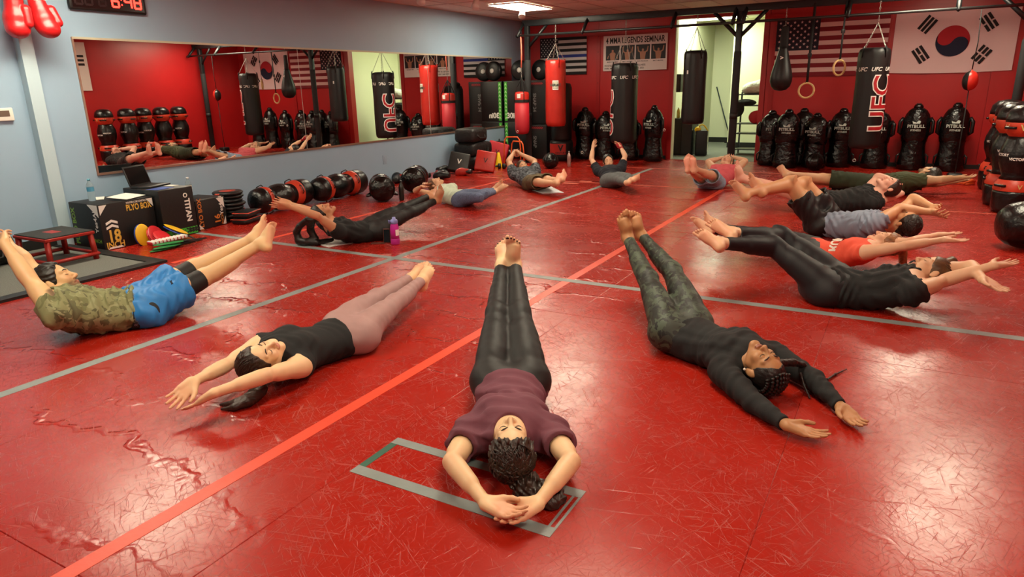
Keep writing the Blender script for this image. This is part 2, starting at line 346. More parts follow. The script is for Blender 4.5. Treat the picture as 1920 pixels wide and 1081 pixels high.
class Field:
    """signed distance grid that grows smooth unions of tapered limbs"""
    def __init__(s, lo, hi, h):
        s.h = h; s.o = np.array(lo) - 3 * h
        s.n = np.ceil((np.array(hi) + 3 * h - s.o) / h).astype(int) + 1
        s.F = np.full(s.n, 0.2, np.float32)
        s.ax = [(s.o[i] + h * np.arange(s.n[i])).astype(np.float32) for i in range(3)]
    def sub(s, lo, hi):
        a = np.clip(np.floor((np.array(lo) - s.o) / s.h).astype(int), 0, s.n)
        b = np.clip(np.ceil((np.array(hi) - s.o) / s.h).astype(int) + 1, 0, s.n)
        if np.any(b <= a): return None, None
        sl = tuple(slice(a[i], b[i]) for i in range(3))
        return sl, (s.ax[0][sl[0]][:, None, None], s.ax[1][sl[1]][None, :, None], s.ax[2][sl[2]][None, None, :])
    def add(s, pr, off=0.0, mode=1):
        fn, lo, hi, k = pr
        m = off + k + 2.5 * s.h
        sl, P = s.sub(lo - m, hi + m)
        if sl is None: return
        d = fn(*P) - off
        A = s.F[sl]
        if mode == 1:
            if k > 1e-6:
                hh = np.maximum(k - np.abs(A - d), 0) / k
                s.F[sl] = np.minimum(A, d) - hh * hh * k * 0.25
            else:
                s.F[sl] = np.minimum(A, d)
        else:
            if k > 1e-6:
                hh = np.maximum(k - np.abs(A + d), 0) / k
                s.F[sl] = np.maximum(A, -d) + hh * hh * k * 0.25
            else:
                s.F[sl] = np.maximum(A, -d)
    def floor(s, z):
        s.F = np.maximum(s.F, (z - s.ax[2])[None, None, :])
    def mesh(s):
        F = s.F; ins = F < 0
        c = np.zeros(np.array(F.shape) - 1, np.uint8)
        offs = [(i, j, k) for i in (0, 1) for j in (0, 1) for k in (0, 1)]
        nx, ny, nz = c.shape
        for i, j, k in offs:
            c += ins[i:i + nx, j:j + ny, k:k + nz]
        act = (c > 0) & (c < 8)
        ii = np.argwhere(act)
        vals = {}
        for o in offs:
            vals[o] = F[ii[:, 0] + o[0], ii[:, 1] + o[1], ii[:, 2] + o[2]]
        acc = np.zeros((len(ii), 3)); cnt = np.zeros(len(ii))
        for a in offs:
            for ax in range(3):
                if a[ax]: continue
                b = list(a); b[ax] = 1; b = tuple(b)
                va, vb = vals[a], vals[b]
                m = (va < 0) != (vb < 0)
                t = np.where(m, va / np.where(m, va - vb, 1), 0)
                p = np.tile(np.array(a, float), (len(ii), 1)); p[:, ax] = t
                acc += p * m[:, None]; cnt += m
        V = s.o + s.h * (ii + acc / cnt[:, None])
        idg = np.full(c.shape, -1, np.int32); idg[act] = np.arange(len(ii))
        Q = []
        for ax in range(3):
            u, v = (ax + 1) % 3, (ax + 2) % 3
            A = ins.take(range(0, F.shape[ax] - 1), ax); B = ins.take(range(1, F.shape[ax]), ax)
            e = np.argwhere(A != B)
            e = e[(e[:, u] > 0) & (e[:, v] > 0) & (e[:, u] < F.shape[u] - 1) & (e[:, v] < F.shape[v] - 1)]
            fl = A[e[:, 0], e[:, 1], e[:, 2]]
            q = []
            for du, dv in ((0, 0), (-1, 0), (-1, -1), (0, -1)):
                w = e.copy(); w[:, u] += du; w[:, v] += dv
                q.append(idg[w[:, 0], w[:, 1], w[:, 2]])
            q = np.stack(q, 1)
            q[~fl] = q[~fl][:, ::-1]
            Q.append(q)
        return V, np.concatenate(Q)

def np_mesh(name, V, Q, smooth=True):
    me = bpy.data.meshes.new(name)
    me.vertices.add(len(V)); me.vertices.foreach_set('co', np.asarray(V, np.float32).ravel())
    me.loops.add(Q.size); me.loops.foreach_set('vertex_index', Q.astype(np.int32).ravel())
    me.polygons.add(len(Q))
    me.polygons.foreach_set('loop_start', (np.arange(len(Q)) * Q.shape[1]).astype(np.int32))
    me.polygons.foreach_set('loop_total', np.full(len(Q), Q.shape[1], np.int32))
    me.update(calc_edges=True); me.validate()
    if smooth: me.polygons.foreach_set('use_smooth', np.ones(len(Q), bool))
    return me

def rc(a, b, ra, rb, k=0.02, cut=None, fold=None):
    """tapered capsule; cut=(point,dir) trims it flat"""
    a = np.asarray(a, float); b = np.asarray(b, float); ba = b - a; bb = max(ba @ ba, 1e-9)
    def fn(x, y, z):
        px, py, pz = x - a[0], y - a[1], z - a[2]
        t = np.clip((px * ba[0] + py * ba[1] + pz * ba[2]) / bb, 0, 1)
        d = np.sqrt((px - t * ba[0]) ** 2 + (py - t * ba[1]) ** 2 + (pz - t * ba[2]) ** 2) - (ra + t * (rb - ra))
        if cut is not None:
            c, n = cut
            d = np.maximum(d, (x - c[0]) * n[0] + (y - c[1]) * n[1] + (z - c[2]) * n[2])
        return d.astype(np.float32)
    r = max(ra, rb)
    return fn, np.minimum(a, b) - r, np.maximum(a, b) + r, k

def ell(c, axes, semi, k=0.02, cut=None):
    c = np.asarray(c, float); A = np.asarray(axes, float); s = np.asarray(semi, float)
    def fn(x, y, z):
        p = (x - c[0], y - c[1], z - c[2])
        k0 = 0; k1 = 0
        for i in range(3):
            q = A[i][0] * p[0] + A[i][1] * p[1] + A[i][2] * p[2]
            k0 = k0 + (q / s[i]) ** 2; k1 = k1 + (q / s[i] ** 2) ** 2
        k0 = np.sqrt(k0); k1 = np.sqrt(k1) + 1e-6
        d = k0 * (k0 - 1) / k1
        d = np.where(k0 < 0.25, -s.min() * 0.75, d)
        if cut is not None:
            cc, n = cut
            d = np.maximum(d, (x - cc[0]) * n[0] + (y - cc[1]) * n[1] + (z - cc[2]) * n[2])
        return d.astype(np.float32)
    r = np.sqrt(((A.T * s) ** 2).sum(1))
    return fn, c - r, c + r, k

def arb(n):
    a = np.array([0, 0, 1.0]) if abs(n[2]) < .9 else np.array([1.0, 0, 0])
    u = nrm(np.cross(n, a)); return u, np.cross(n, u)

class Body:
    def __init__(s, J, sex='f', heft=1.0, palm=None, curl=(.25, .25), splay=1.0, thumb=1.0):
        """J: joints in metres (local frame)."""
        s.J = {k: np.array(v, float) for k, v in J.items() if k != 'S'}
        s.S = J['S']; g = s.g = s.S / 1.68; s.sex = sex; m = sex == 'm'; s.m = m
        J = s.J; H = heft; s.heft = heft
        up = s.up = nrm(J['nk'] - J['pv'])
        rt_h = nrm(J['hR'] - J['hL']); rt_s = nrm(J['sR'] - J['sL'])
        s.rth = nrm(rt_h - up * (rt_h @ up)); s.rts = nrm(rt_s - up * (rt_s @ up))
        s.G = {}
        # torso: stations along the spine (t, half width, half depth, half height, front shift)
        if m: st = [(-.10, .128, .088, .10, 0), (.08, .148, .098, .10, 0), (.28, .142, .094, .10, .004), (.48, .143, .098, .11, .008), (.68, .158, .106, .11, .010), (.85, .160, .098, .09, .002), (.97, .120, .070, .06, -.004)]
        else: st = [(-.10, .130, .088, .10, 0), (.06, .150, .098, .10, -.002), (.25, .136, .088, .10, .004), (.45, .116, .082, .11, .006), (.66, .126, .090, .11, .008), (.84, .132, .084, .09, .002), (.97, .100, .062, .06, -.004)]
        L = np.linalg.norm(J['nk'] - J['pv'])
        s.stn = []
        sag = s.sag = 0.0
        for t, w, d, h, sh in st:
            r = nrm(s.rth * (1 - np.clip(t, 0, 1)) + s.rts * np.clip(t, 0, 1)); f = np.cross(up, r)
            c = J['pv'] + up * t * L + f * sh
            dd = d * g * (0.5 + 0.5 * H); c = c - np.array([0, 0, 1.0]) * np.clip(c[2] - dd - .004, 0, .09) * np.clip((.95 - t) / .45, 0, 1)
            s.stn.append((t, c, r, f, w * g * H, d * g * (0.5 + 0.5 * H), h * g))
        s.front = np.cross(up, s.rth); s.frs = np.cross(up, s.rts)
        for sd, sg in (('L', -1), ('R', 1)):
            s.limbs(sd, sg, g, H, m)
            s.hand(sd, sg, g, m, palm[sd] if palm else np.array([0, 0, 1.0]), curl[0] if sd == 'L' else curl[1], splay, thumb)
            s.foot(sd, sg, g, m)
        s.head(m)
    def torso(s, tmin=-9, off=(0, 0), k=.07, cut=None, tmax=9, flare=0):
        out = []
        for t, c, r, f, w, d, h in s.stn:
            if t < tmin or t > tmax: continue
            out.append(ell(c, (r, f, s.up), (w + off[0], d + off[1], h + .02), k * s.g, cut))
        return out
    def bust(s, off=0, cut=None):
        if s.m: 
            c = s.stn[5][1]; out = []
            for sg in (-1, 1):
                out.append(ell(c + s.rts * sg * .068 * s.g + s.frs * .062 * s.g - s.up * .02, (s.rts, s.frs, s.up), (.075 + off, .040 + off, .06 + off), .04, cut))
            return out
        c = s.stn[4][1] * .55 + s.stn[5][1] * .45
        return [ell(c + s.rts * sg * .066 * s.g + s.frs * .062 * s.g, (s.rts, s.frs, s.up), (.062 + off, .046 + off, .066 + off), .035, cut) for sg in (-1, 1)]
    def limbs(s, sd, sg, g, H, m):
        J = s.J; h, k, a = J['h' + sd], J['k' + sd], J['a' + sd]; sh, e, w = J['s' + sd], J['e' + sd], J['w' + sd]
        q = 1.0 * (0.45 + .55 * H)
        th = (.082, .056) if m else (.084, .053)
        s.thr = (th[0] * g * q, th[1] * g * q); s.shr = ((.050 if m else .047) * g * q, (.036 if m else .032) * g * q)
        thd = nrm(k - h); shd = nrm(a - k)
        frl = nrm(np.cross(s.rth, shd)); back = -frl
        hip = h + s.rth * sg * .012
        s.G['thigh' + sd] = [rc(hip, k, s.thr[0], s.thr[1], .05 * g), ell(h - s.front * .035 * g + s.rth * sg * .02 + thd * .0, (s.rth, s.front, s.up), (.085 * g * q, .072 * g * q, .095 * g * q), .05),
                             rc(h + thd * .12 + nrm(np.cross(s.rth, thd)) * .012, h + thd * .26 + nrm(np.cross(s.rth, thd)) * .012, s.thr[0] * .82, s.thr[1] * 1.02, .04)]
        s.G['shin' + sd] = [rc(k, a, s.shr[0], s.shr[1], .03 * g), rc(k + shd * .07 * g + back * .014, k + shd * .19 * g + back * .012, s.shr[0] * 1.0, s.shr[0] * .86, .03), ell(k + frl * .012, (s.rth, frl, shd), (.046 * g * q, .046 * g * q, .052 * g), .02)]
        ar = ((.050, .040, .039, .027) if m else (.041, .033, .033, .0235))
        ar = s.ar = tuple(x * g * (.5 + .5 * H) for x in ar)
        ud = nrm(e - sh); fd = nrm(w - e)
        c = J['nk'] - s.up * .03 * g
        s.G['clav' + sd] = [rc(c, sh, .05 * g, .046 * g, .05), rc(s.stn[4][1] + s.rts * sg * s.stn[4][4] * .62, sh + ud * .05, .052 * g, .04 * g, .05)]
        s.G['uarm' + sd] = [rc(sh, e, ar[0] * 1.08, ar[1], .04), rc(sh + ud * .06, sh + ud * .19, ar[0] * 1.0, ar[0] * .93, .03)]
        s.G['farm' + sd] = [rc(e, w, ar[2], ar[3], .02), rc(e + fd * .04, e + fd * .13, ar[2] * 1.1, ar[2] * .92, .02)]
        s.J['ud' + sd] = ud; s.J['fd' + sd] = fd
    def hand(s, sd, sg, g, m, pn, curl, splay, thumb):
        J = s.J; w = J['w' + sd]; d = nrm(J['f' + sd] - w); n = nrm(pn - d * (pn @ d))
        side = np.cross(d, n) * sg
        g = g * (1.06 if m else 1.0) * 1.0
        P = lambda a, b, c: w + (d * a + side * b + n * c) * g
        o = []
        lat = (.029, .0095, -.0105, -.029); dist = (.086, .091, .087, .079); ln = (.073, .082, .076, .060); sp = (.13, .03, -.07, -.19)
        for i in range(4):
            o.append(rc(P(.004, lat[i] * .45, 0), P(dist[i], lat[i], -.001), .0165 * g, .0115 * g, .014))
        o.append(rc(P(.012, -.018, .004), P(.06, -.026, .004), .015 * g, .012 * g, .012))
        for i in range(4):
            a = sp[i] * splay; dd = d * math.cos(a) + side * math.sin(a)
            p = P(dist[i], lat[i], 0); ang = curl * .6
            fr = []
            for j, q in enumerate((.46, .30, .24)):
                v = dd * math.cos(ang) + n * math.sin(ang)
                p2 = p + v * ln[i] * q * g
                rr = (.0088, .0080, .0072, .0060)
                fr.append(rc(p, p2, rr[j] * g * (.9 if i == 3 else 1), rr[j + 1] * g * (.9 if i == 3 else 1), .004 if j else .008))
                p = p2; ang += curl * 1.0
            o += [fr[0]] + fr[1:]
        t = thumb
        o.append(rc(P(.012, .016, .006), P(.046, .036 + .008 * t, .012), .017 * g, .0135 * g, .014))
        o.append(rc(P(.046, .036 + .008 * t, .012), P(.074, .046 + .012 * t, .016), .012 * g, .0098 * g, .006))
        o.append(rc(P(.074, .046 + .012 * t, .016), P(.098, .047 + .014 * t, .018), .0098 * g, .0078 * g, .004))
        s.G['hand' + sd] = o
    def foot(s, sd, sg, g, m):
        J = s.J; a, t, k = J['a' + sd], J['t' + sd], J['k' + sd]
        fd = nrm(t - a); dor = (k - a) - fd * ((k - a) @ fd); dor = nrm(dor)
        b = math.radians(17); sd_ = fd * math.cos(b) + dor * math.sin(b); dor = nrm(dor * math.cos(b) - fd * math.sin(b))
        med = np.cross(sd_, dor) * -sg   # toward the other foot
        if med @ s.rth * sg > 0: med = -med
        q = g * (1.05 if m else .97)
        P = lambda x, y, z: a + (sd_ * x + med * y + dor * z) * q
        o = [rc(P(0, 0, .0), P(-.030, 0, -.046), .033 * q, .029 * q, .02), rc(P(-.030, 0, -.044), P(.10, -.022, -.056), .028 * q, .020 * q, .03), rc(P(-.02, 0, -.042), P(.118, .022, -.054), .026 * q, .021 * q, .03),
             rc(P(.005, .003, -.004), P(.075, .010, -.030), .033 * q, .028 * q, .03), rc(P(.07, .006, -.034), P(.115, -.004, -.050), .030 * q, .020 * q, .03)]
        tl = (.052, .046, .040, .034, .028); ty = (.033, .0125, -.0045, -.0205, -.0345); bx = (.124, .126, .121, .113, .103); tr = (.0132, .0088, .0082, .0078, .0074)
        s.nails = getattr(s, 'nails', [])
        for i in range(5):
            s.nails.append((P(bx[i] + tl[i] * .92, ty[i] * 1.02, -.0555 + tr[i] * .35), (sd_, med, dor), tr[i] * q))
            p0 = P(bx[i] - .008, ty[i], -.056); p1 = P(bx[i] + tl[i] * .55, ty[i] * 1.02, -.053); p2 = P(bx[i] + tl[i], ty[i] * 1.02, -.062)
            o += [rc(p0, p1, tr[i] * q * 1.0, tr[i] * q * .95, .003), rc(p1, p2, tr[i] * q, tr[i] * q * .9, .002)]
        s.G['foot' + sd] = o; s.J['sole' + sd] = -dor
    def head(s, m):
        J = s.J; u = nrm(J['ht'] - J['hd']); f = J['ns'] - J['hd']; f = nrm(f - u * (f @ u)); r = np.cross(f, u)
        q = s.hq = s.S / 1.68 * (1.02 if m else .99); s.hf = (r, f, u); c = J['hd']
        P = s.hp = lambda x, y, z: c + (r * x + f * y + u * z) * q
        A = (r, f, u); E = lambda x, y, z, a, b, d, k=.02: ell(P(x, y, z), A, (a * q, b * q, d * q), k)
        C_ = lambda p, p2, ra, rb, k=.02: rc(P(*p), P(*p2), ra * q, rb * q, k)
        o = [E(0, -.012, .034, .073, .090, .083), E(0, .034, -.022, .057, .052, .075, .03)]
        for sg in (-1, 1):
            o += [C_((sg * .046, .006, -.055), (sg * .010, .072, -.097), .019, .017, .025), E(sg * .036, .058, -.028, .022, .022, .022, .02), C_((sg * .012, .079, .019), (sg * .043, .066, .022), .010, .010, .012)]
        o += [E(0, .074, -.098, .019, .016, .015, .015)]
        sub = [E(sg * .031, .095, -.001, .018, .018, .012, .012) for sg in (-1, 1)]
        o2 = [E(sg * .031, .0715, -.002, .0145, .0135, .0115, .004) for sg in (-1, 1)]
        o2 += [C_((0, .080, .010), (0, .106, -.032), .008, .0105, .012), E(0, .100, -.036, .011, .013, .009, .008)]
        o2 += [E(sg * .012, .092, -.039, .0085, .011, .0075, .006) for sg in (-1, 1)]
        o2 += [E(0, .085, -.061, .025, .012, .0065, .006), E(0, .083, -.072, .021, .012, .0075, .005)]
        for sg in (-1, 1):
            ea = (nrm(r * sg * .9 + f * .3) , nrm(f * .9 - r * sg * .3), u)
            o2 += [ell(P(sg * .077, -.012, -.006), ea, (.0085 * q, .018 * q, .030 * q), .008)]
        s.headp = (o, sub, o2)
        nk = J['nk']; nr = (.058 if m else .047) * s.g
        s.neckp = [rc(nk - s.up * .03, P(0, -.018, -.05), nr * 1.12, nr, .04)]
    def build(s, h):
        pr = s.torso() + s.bust()
        for sd in 'LR':
            for n in ('clav', 'thigh', 'shin', 'uarm', 'farm', 'foot'): pr += s.G[n + sd]
        hands = s.G['handL'] + s.G['handR']
        o, sub, o2 = s.headp
        allp = pr + hands + o + o2 + s.neckp
        lo = np.min([p[1] for p in allp], 0); hi = np.max([p[2] for p in allp], 0)
        F = Field(lo, hi, h)
        for p in pr: F.add(p)
        for p in s.neckp: F.add(p)
        for p in hands: F.add(p)
        for p in o: F.add(p)
        for p in sub: F.add(p, mode=-1)
        for p in o2: F.add(p)
        F.floor(.003)
        return F.mesh()

def wrinkle(F, amp, seed, axis, wl=.05):
    """cloth folds: bands of displacement running across the given axis"""
    rr = random.Random(seed)
    x, y, z = F.ax[0][:, None, None], F.ax[1][None, :, None], F.ax[2][None, None, :]
    out = 0
    for i in range(4):
        v = nrm(np.array(axis) + np.array([rr.uniform(-.8, .8) for _ in range(3)]))
        w = nrm(np.array([rr.uniform(-1, 1) for _ in range(3)]))
        k = 2 * math.pi / (wl * rr.uniform(.8, 1.9)); k2 = 2 * math.pi / (.22 * rr.uniform(.7, 1.4))
        ph = k * (v[0] * x + v[1] * y + v[2] * z)
        wv = k2 * (w[0] * x + w[1] * y + w[2] * z) + rr.uniform(0, 6)
        sn = np.sin(ph + 1.8 * np.sin(wv) + rr.uniform(0, 6))
        gate = np.clip(.5 + .9 * np.sin(wv * .8 + rr.uniform(0, 6)), 0, 1)
        out = out + gate * (np.abs(sn) ** .7 * np.sign(sn))
    F.F = F.F + np.where(np.abs(F.F) < .05, amp * .5 * out, 0).astype(np.float32)

def g_top(b, h, sleeve=.5, hem=.02, off=.010, fold=.004, seed=1, neck=.072, wl=.05, collar=False, vneck=0, flare=.0):
    """shirt: sleeve = fraction of the arm covered (0 none, 1 elbow, 2 wrist)"""
    J = b.J; L = np.linalg.norm(J['nk'] - J['pv']); hc = (J['pv'] + b.up * hem * L, -b.up)
    tor = b.torso(off=(off * 1.3, off), cut=hc) + b.bust(off, hc)
    sl, cav = [], []
    for sd, sg in (('L', -1), ('R', 1)):
        sh, e, w = J['s' + sd], J['e' + sd], J['w' + sd]; a = b.ar
        if sleeve <= 0:
            cut = (sh - b.rts * sg * .012 + J['ud' + sd] * .01, nrm(J['ud' + sd] + b.rts * sg * .6))
            c = J['nk'] - b.up * .03 * b.g
            tor.append(rc(c, sh, .05 * b.g + off * .6, .046 * b.g + off * .6, .05, cut))
            tor.append(rc(b.stn[4][1] + b.rts * sg * b.stn[4][4] * .62, sh, .052 * b.g + off * .7, .04 * b.g + off, .05, cut))
            continue
        for p in b.G['clav' + sd]: sl.append((p, off))
        cp = sh + (e - sh) * min(sleeve, 1)
        lo = off + (.006 if sleeve < 1.2 else -.003)
        sl.append((rc(sh, e, a[0] * 1.08 + lo, a[1] + lo + (.012 * off / .01 if sleeve < 1 else 0), .04, (cp, J['ud' + sd]) if sleeve <= 1 else None), 0))
        if sleeve > 1:
            sl.append((b.G['uarm' + sd][1], lo)); sl.append((b.G['uarm' + sd][0], lo))
            cw = e + (w - e) * (sleeve - 1)
            sl.append((rc(e, w, a[2] * 1.06 + lo, a[3] + lo, .02, (cw, J['fd' + sd])), 0))
            sl.append((rc(e + J['fd' + sd] * .04, e + J['fd' + sd] * .13, a[2] * 1.1 + lo, a[2] * .92 + lo, .02), 0))
        else:
            cav.append(rc(cp - J['ud' + sd] * .05, cp + J['ud' + sd] * .08, a[1] * 1.06 + lo * .75, a[1] * 1.06 + lo * .8, 0))
    al = tor + [p for p, _ in sl]
    lo = np.min([p[1] for p in al], 0) - off - .02; hi = np.max([p[2] for p in al], 0) + off + .02
    F = Field(lo, hi, h)
    for p in tor: F.add(p)
    for p, o in sl: F.add(p, off=o)
    if fold: wrinkle(F, fold, seed, b.up, wl)
    for p in cav: F.add(p, mode=-1)
    if not collar:
        nk = J['nk']
        F.add(rc(nk + b.up * .055 + b.frs * .01, nk + b.up * .05 + b.frs * (.07 + vneck), neck * b.g * .92, neck * b.g * (.9 if not vneck else .6), .01), mode=-1)
    F.floor(.0015)
    return F.mesh()

def g_legs(b, h, length=1.92, waist=.30, off=.005, fold=.0012, seed=2, flare=0.0, wl=.05, body=True):
    """trousers: length 1 = knee, 2 = ankle; flare widens a short's hem"""
    J = b.J; L = np.linalg.norm(J['nk'] - J['pv']); wc = (J['pv'] + b.up * waist * L, b.up)
    tor = b.torso(tmax=.5, off=(off, off), cut=wc) if body else []
    lg, cav = [], []
    for sd, sg in (('L', -1), ('R', 1)):
        hj, k, a = J['h' + sd], J['k' + sd], J['a' + sd]; thd = nrm(k - hj); shd = nrm(a - k)
        hip = hj + b.rth * sg * .012
        if length <= 1:
            cp = hj + (k - hj) * length
            for p in b.G['thigh' + sd][:1]:
                lg.append((rc(hip, k, b.thr[0] + off, b.thr[1] + off + flare / max(length, .3) * 1.2, .05, (cp, thd)), 0))
            lg.append((b.G['thigh' + sd][1], off))
            if flare: cav.append(rc(cp - thd * .04, cp + thd * .1, b.thr[0] * (1 - length) + b.thr[1] * length + off + flare - .008, b.thr[0] * (1 - length) + b.thr[1] * length + off + flare - .008, 0))
        else:
            ca = k + (a - k) * (length - 1)
            for p in b.G['thigh' + sd]: lg.append((p, off))
            o = b.shr
            lg.append((rc(k, a, o[0] + off, o[1] + off, .03, (ca, shd)), 0))
            for p in b.G['shin' + sd][1:]: lg.append((p, off))
    al = tor + [p for p, _ in lg]
    lo = np.min([p[1] for p in al], 0) - off - flare - .02; hi = np.max([p[2] for p in al], 0) + off + flare + .02
    F = Field(lo, hi, h)
    for p in tor: F.add(p)
    for p, o in lg: F.add(p, off=o)
    if fold: wrinkle(F, fold, seed, b.up, wl)
    for p in cav: F.add(p, mode=-1)
    F.floor(.002)
    return F.mesh()

def g_hair(b, h, thick=.011, strands=(), fold=.003, seed=3, wl=.018, line=0.0, low=-.085):
    """hair cap cut at the hairline plus locks: list of point chains [(xyz in head frame or world 'w', radius)]"""
    r, f, u = b.hf; q = b.hq; c = b.hp(0, -.012, .034)
    base = ell(c, (r, f, u), ((.073 + thick) * q, (.090 + thick) * q, (.083 + thick) * q), .0)
    hd = b.J['hd']
    def fn(x, y, z):
        d = base[0](x, y, z)
        px, py, pz = x - hd[0], y - hd[1], z - hd[2]
        ff = (px * f[0] + py * f[1] + pz * f[2]) / q; uu = (px * u[0] + py * u[1] + pz * u[2]) / q
        rr_ = np.abs(px * r[0] + py * r[1] + pz * r[2]) / q
        e1 = (ff - .020 - line - (uu + .02) * .50 + .010 * np.clip(1 - rr_ / .03, 0, 1)) * .9 * q
        e2 = (low - uu) * q
        d = np.maximum(d, e1); d = np.maximum(d, e2)
        return d.astype(np.float32)
    pr = [(fn, base[1], base[2], .0)]
    nape = ell(b.hp(0, -.055, -.045), (r, f, u), ((.055 + thick * .4) * q, (.045 + thick * .3) * q, .05 * q), .02)
    pr.append(nape)
    for ch in strands:
        for (p0, r0), (p1, r1) in zip(ch[:-1], ch[1:]):
            pr.append(rc(p0, p1, r0, r1, .012))
    lo = np.min([p[1] for p in pr], 0) - .02; hi = np.max([p[2] for p in pr], 0) + .02
    F = Field(lo, hi, h)
    for p in pr: F.add(p)
    if fold: wrinkle(F, fold, seed, r, wl)
    F.floor(.0015)
    return F.mesh()

def hair_locks(b, n=110, r=.0026, thick=.012, gather=(0, -.8, .25), spread=.35, wavy=.0, seed=4, a_max=105, down=.72):
    """fine locks combed from the hairline over the skull to a gathering point"""
    rr = random.Random(seed); mb = MB(); C = np.array([0, -.012, .034]); sm = np.array([.073, .090, .083]) + thick
    for i in range(n):
        a = math.radians(rr.uniform(-a_max, a_max)); up_ = down + rr.uniform(-.1, .25) + .25 * (1 - abs(a) / 2)
        d0 = nrm(np.array([math.sin(a) * .85, math.cos(a) * .70, up_ * (.95 if abs(a) < 1 else .45)])); d1 = nrm(np.array(gather) + np.array([rr.uniform(-1, 1), rr.uniform(-.3, .3), rr.uniform(-1, 1)]) * spread)
        pts = []; rs = []; ph = rr.uniform(0, 6); f0 = rr.uniform(0, .55)
        for k in range(9):
            t = f0 + (1 - f0) * k / 8; d = nrm(d0 * (1 - t) + d1 * t); q = sm * (1 + .02 * math.sin(t * 9 + ph))
            p = C + d * q * (1 / max(1e-6, np.linalg.norm(d * q / q))); p = p + np.array([math.sin(t * 14 + ph), math.cos(t * 12 + ph), math.sin(t * 15 - ph)]) * wavy
            pts.append(b.hp(*p)); rs.append(r * (.5 + .8 * math.sin(math.pi * (.12 + .8 * k / 8))))
        mb.tube(pts, rs, 5)
    return mb
def cornrows(b, n=8, r=.0085):
    mb = MB(); out = []
    for i in range(n):
        x = -.062 + .124 * i / (n - 1); s = math.sqrt(max(.1, 1 - (x / .088) ** 2)); pts = []; rs = []
        for k in range(60):
            th = math.radians(48 + 8 * abs(i - (n - 1) / 2) / n * 4 + (196 - 48) * k / 59); pts.append(b.hp(x * (1 + .0 * k), -.012 + .100 * s * math.cos(th), .034 + .093 * s * math.sin(th) + .0)); rs.append(r * (1 + .28 * math.sin(k * 1.25)))
        out.append(MB().tube(pts, rs, 6))
    return out
# ---------------------------------------------------------------- equipment
VINYL = mat('black_vinyl', '#08090a', .30, bump=.5, bscale=26, bdist=.012, var=.15); VINYL_M = mat('black_canvas', '#0d0e0f', .45, bump=.25, bscale=60, var=.12)
GLOSS = mat('black_gloss_leather', '#070808', .22, bump=.8, bscale=16, bdist=.02); STEEL = mat('black_powder_steel', '#14181a', .42, bump=.1, bscale=120); CHROME = mat('zinc_chain', '#b8b8b0', .3, .9)
REDV = mat('red_vinyl', '#b4241a', .38, bump=.35, bscale=22, bdist=.008, var=.08); CRIM = mat('crimson_canvas', '#b01626', .6, bump=.3, bscale=90); WPRINT = mat('white_print_ink', '#e8e6e0', .5); WEB = mat('black_webbing', '#101010', .7, bump=.4, bscale=150)
ORANGEV = mat('orange_red_vinyl', '#c23a22', .42, bump=.3, bscale=30, bdist=.006); WOOD = mat('pale_birch', '#d2b078', .45, var=.12, vscale=30)
def chain(p0, p1, name, parent, r=.012, w=.0035):
    p0, p1 = Vector(p0), Vector(p1); d = p1 - p0; n = max(2, int(d.length / (r * 2.6))); q = d.to_track_quat('Z', 'X').to_matrix().to_4x4(); mb = MB()
    for i in range(n):
        c = p0 + d * ((i + .5) / n)
        mb.torus((0, 0, 0), r, w, 8, 4, Matrix.Translation(c) @ q @ Matrix.Rotation(math.pi / 2 * (i % 2), 4, 'Z') @ Matrix.Rotation(math.pi / 2, 4, 'X') @ Matrix.Diagonal((.72, 1, 1, 1)) @ Matrix.Rotation(0, 4, 'Z') @ Matrix.Diagonal((1, 1.5, 1, 1)))
    return mb.build(name, CHROME, parent)
# --- steel rig
rig = empty('pull_up_rig', (0, 12.24, 0), 0, 'black steel pull-up rig spanning the room in front of the red wall', 'rig')
for x, kind in ((-6.55, 0), (-2.60, 1), (1.30, 2)):
    MB().rbox(x - .045, x + .045, -.045, .045, 0, 2.60, .006).build('post', STEEL, rig)
    sl = MB().lathe([(.062, .02), (.062, 1.93), (.056, 1.95)], 16, Matrix.Translation((x, 0, 0))).build('post_padding', mat('foam_padding', '#26292b', .8, bump=.3, bscale=60), rig); MB().lathe([(.066, .86), (.066, .96)], 16, Matrix.Translation((x, 0, 0))).build('tape_band', RUBBER, sl)
    MB().box(x - .12, x + .12, -.12, .12, 0, .01).build('foot_plate', STEEL, rig)
    for sg in (-1, 1):
        if (kind == 0 and sg < 0) or (kind == 2 and sg > 0): continue
        a = Vector((x, 0, 2.16)); c = Vector((x + sg * .42, 0, 2.57)); MB().tube([a, c], .032, 4).build('diagonal_brace', STEEL, rig)
MB().rbox(-6.64, 1.52, -.05, .05, 2.56, 2.665, .006).build('top_beam', STEEL, rig)
MB().tube([(-6.66, -.24, 2.38), (1.5, -.24, 2.38)], .021, 10).build('pull_up_bar', mat('worn_steel', '#3a3c3c', .35, .7), rig)
for x in (-6.62, -5.29, -3.66, -2.66, -2.50, -.98, .42, 1.42):
    a = Vector((x, -.02, 2.62)); c = Vector((x, -.27, 2.36)); n = (c - a)
    MB().tube([a, c], .034, 4).build('bar_arm', STEEL, rig)
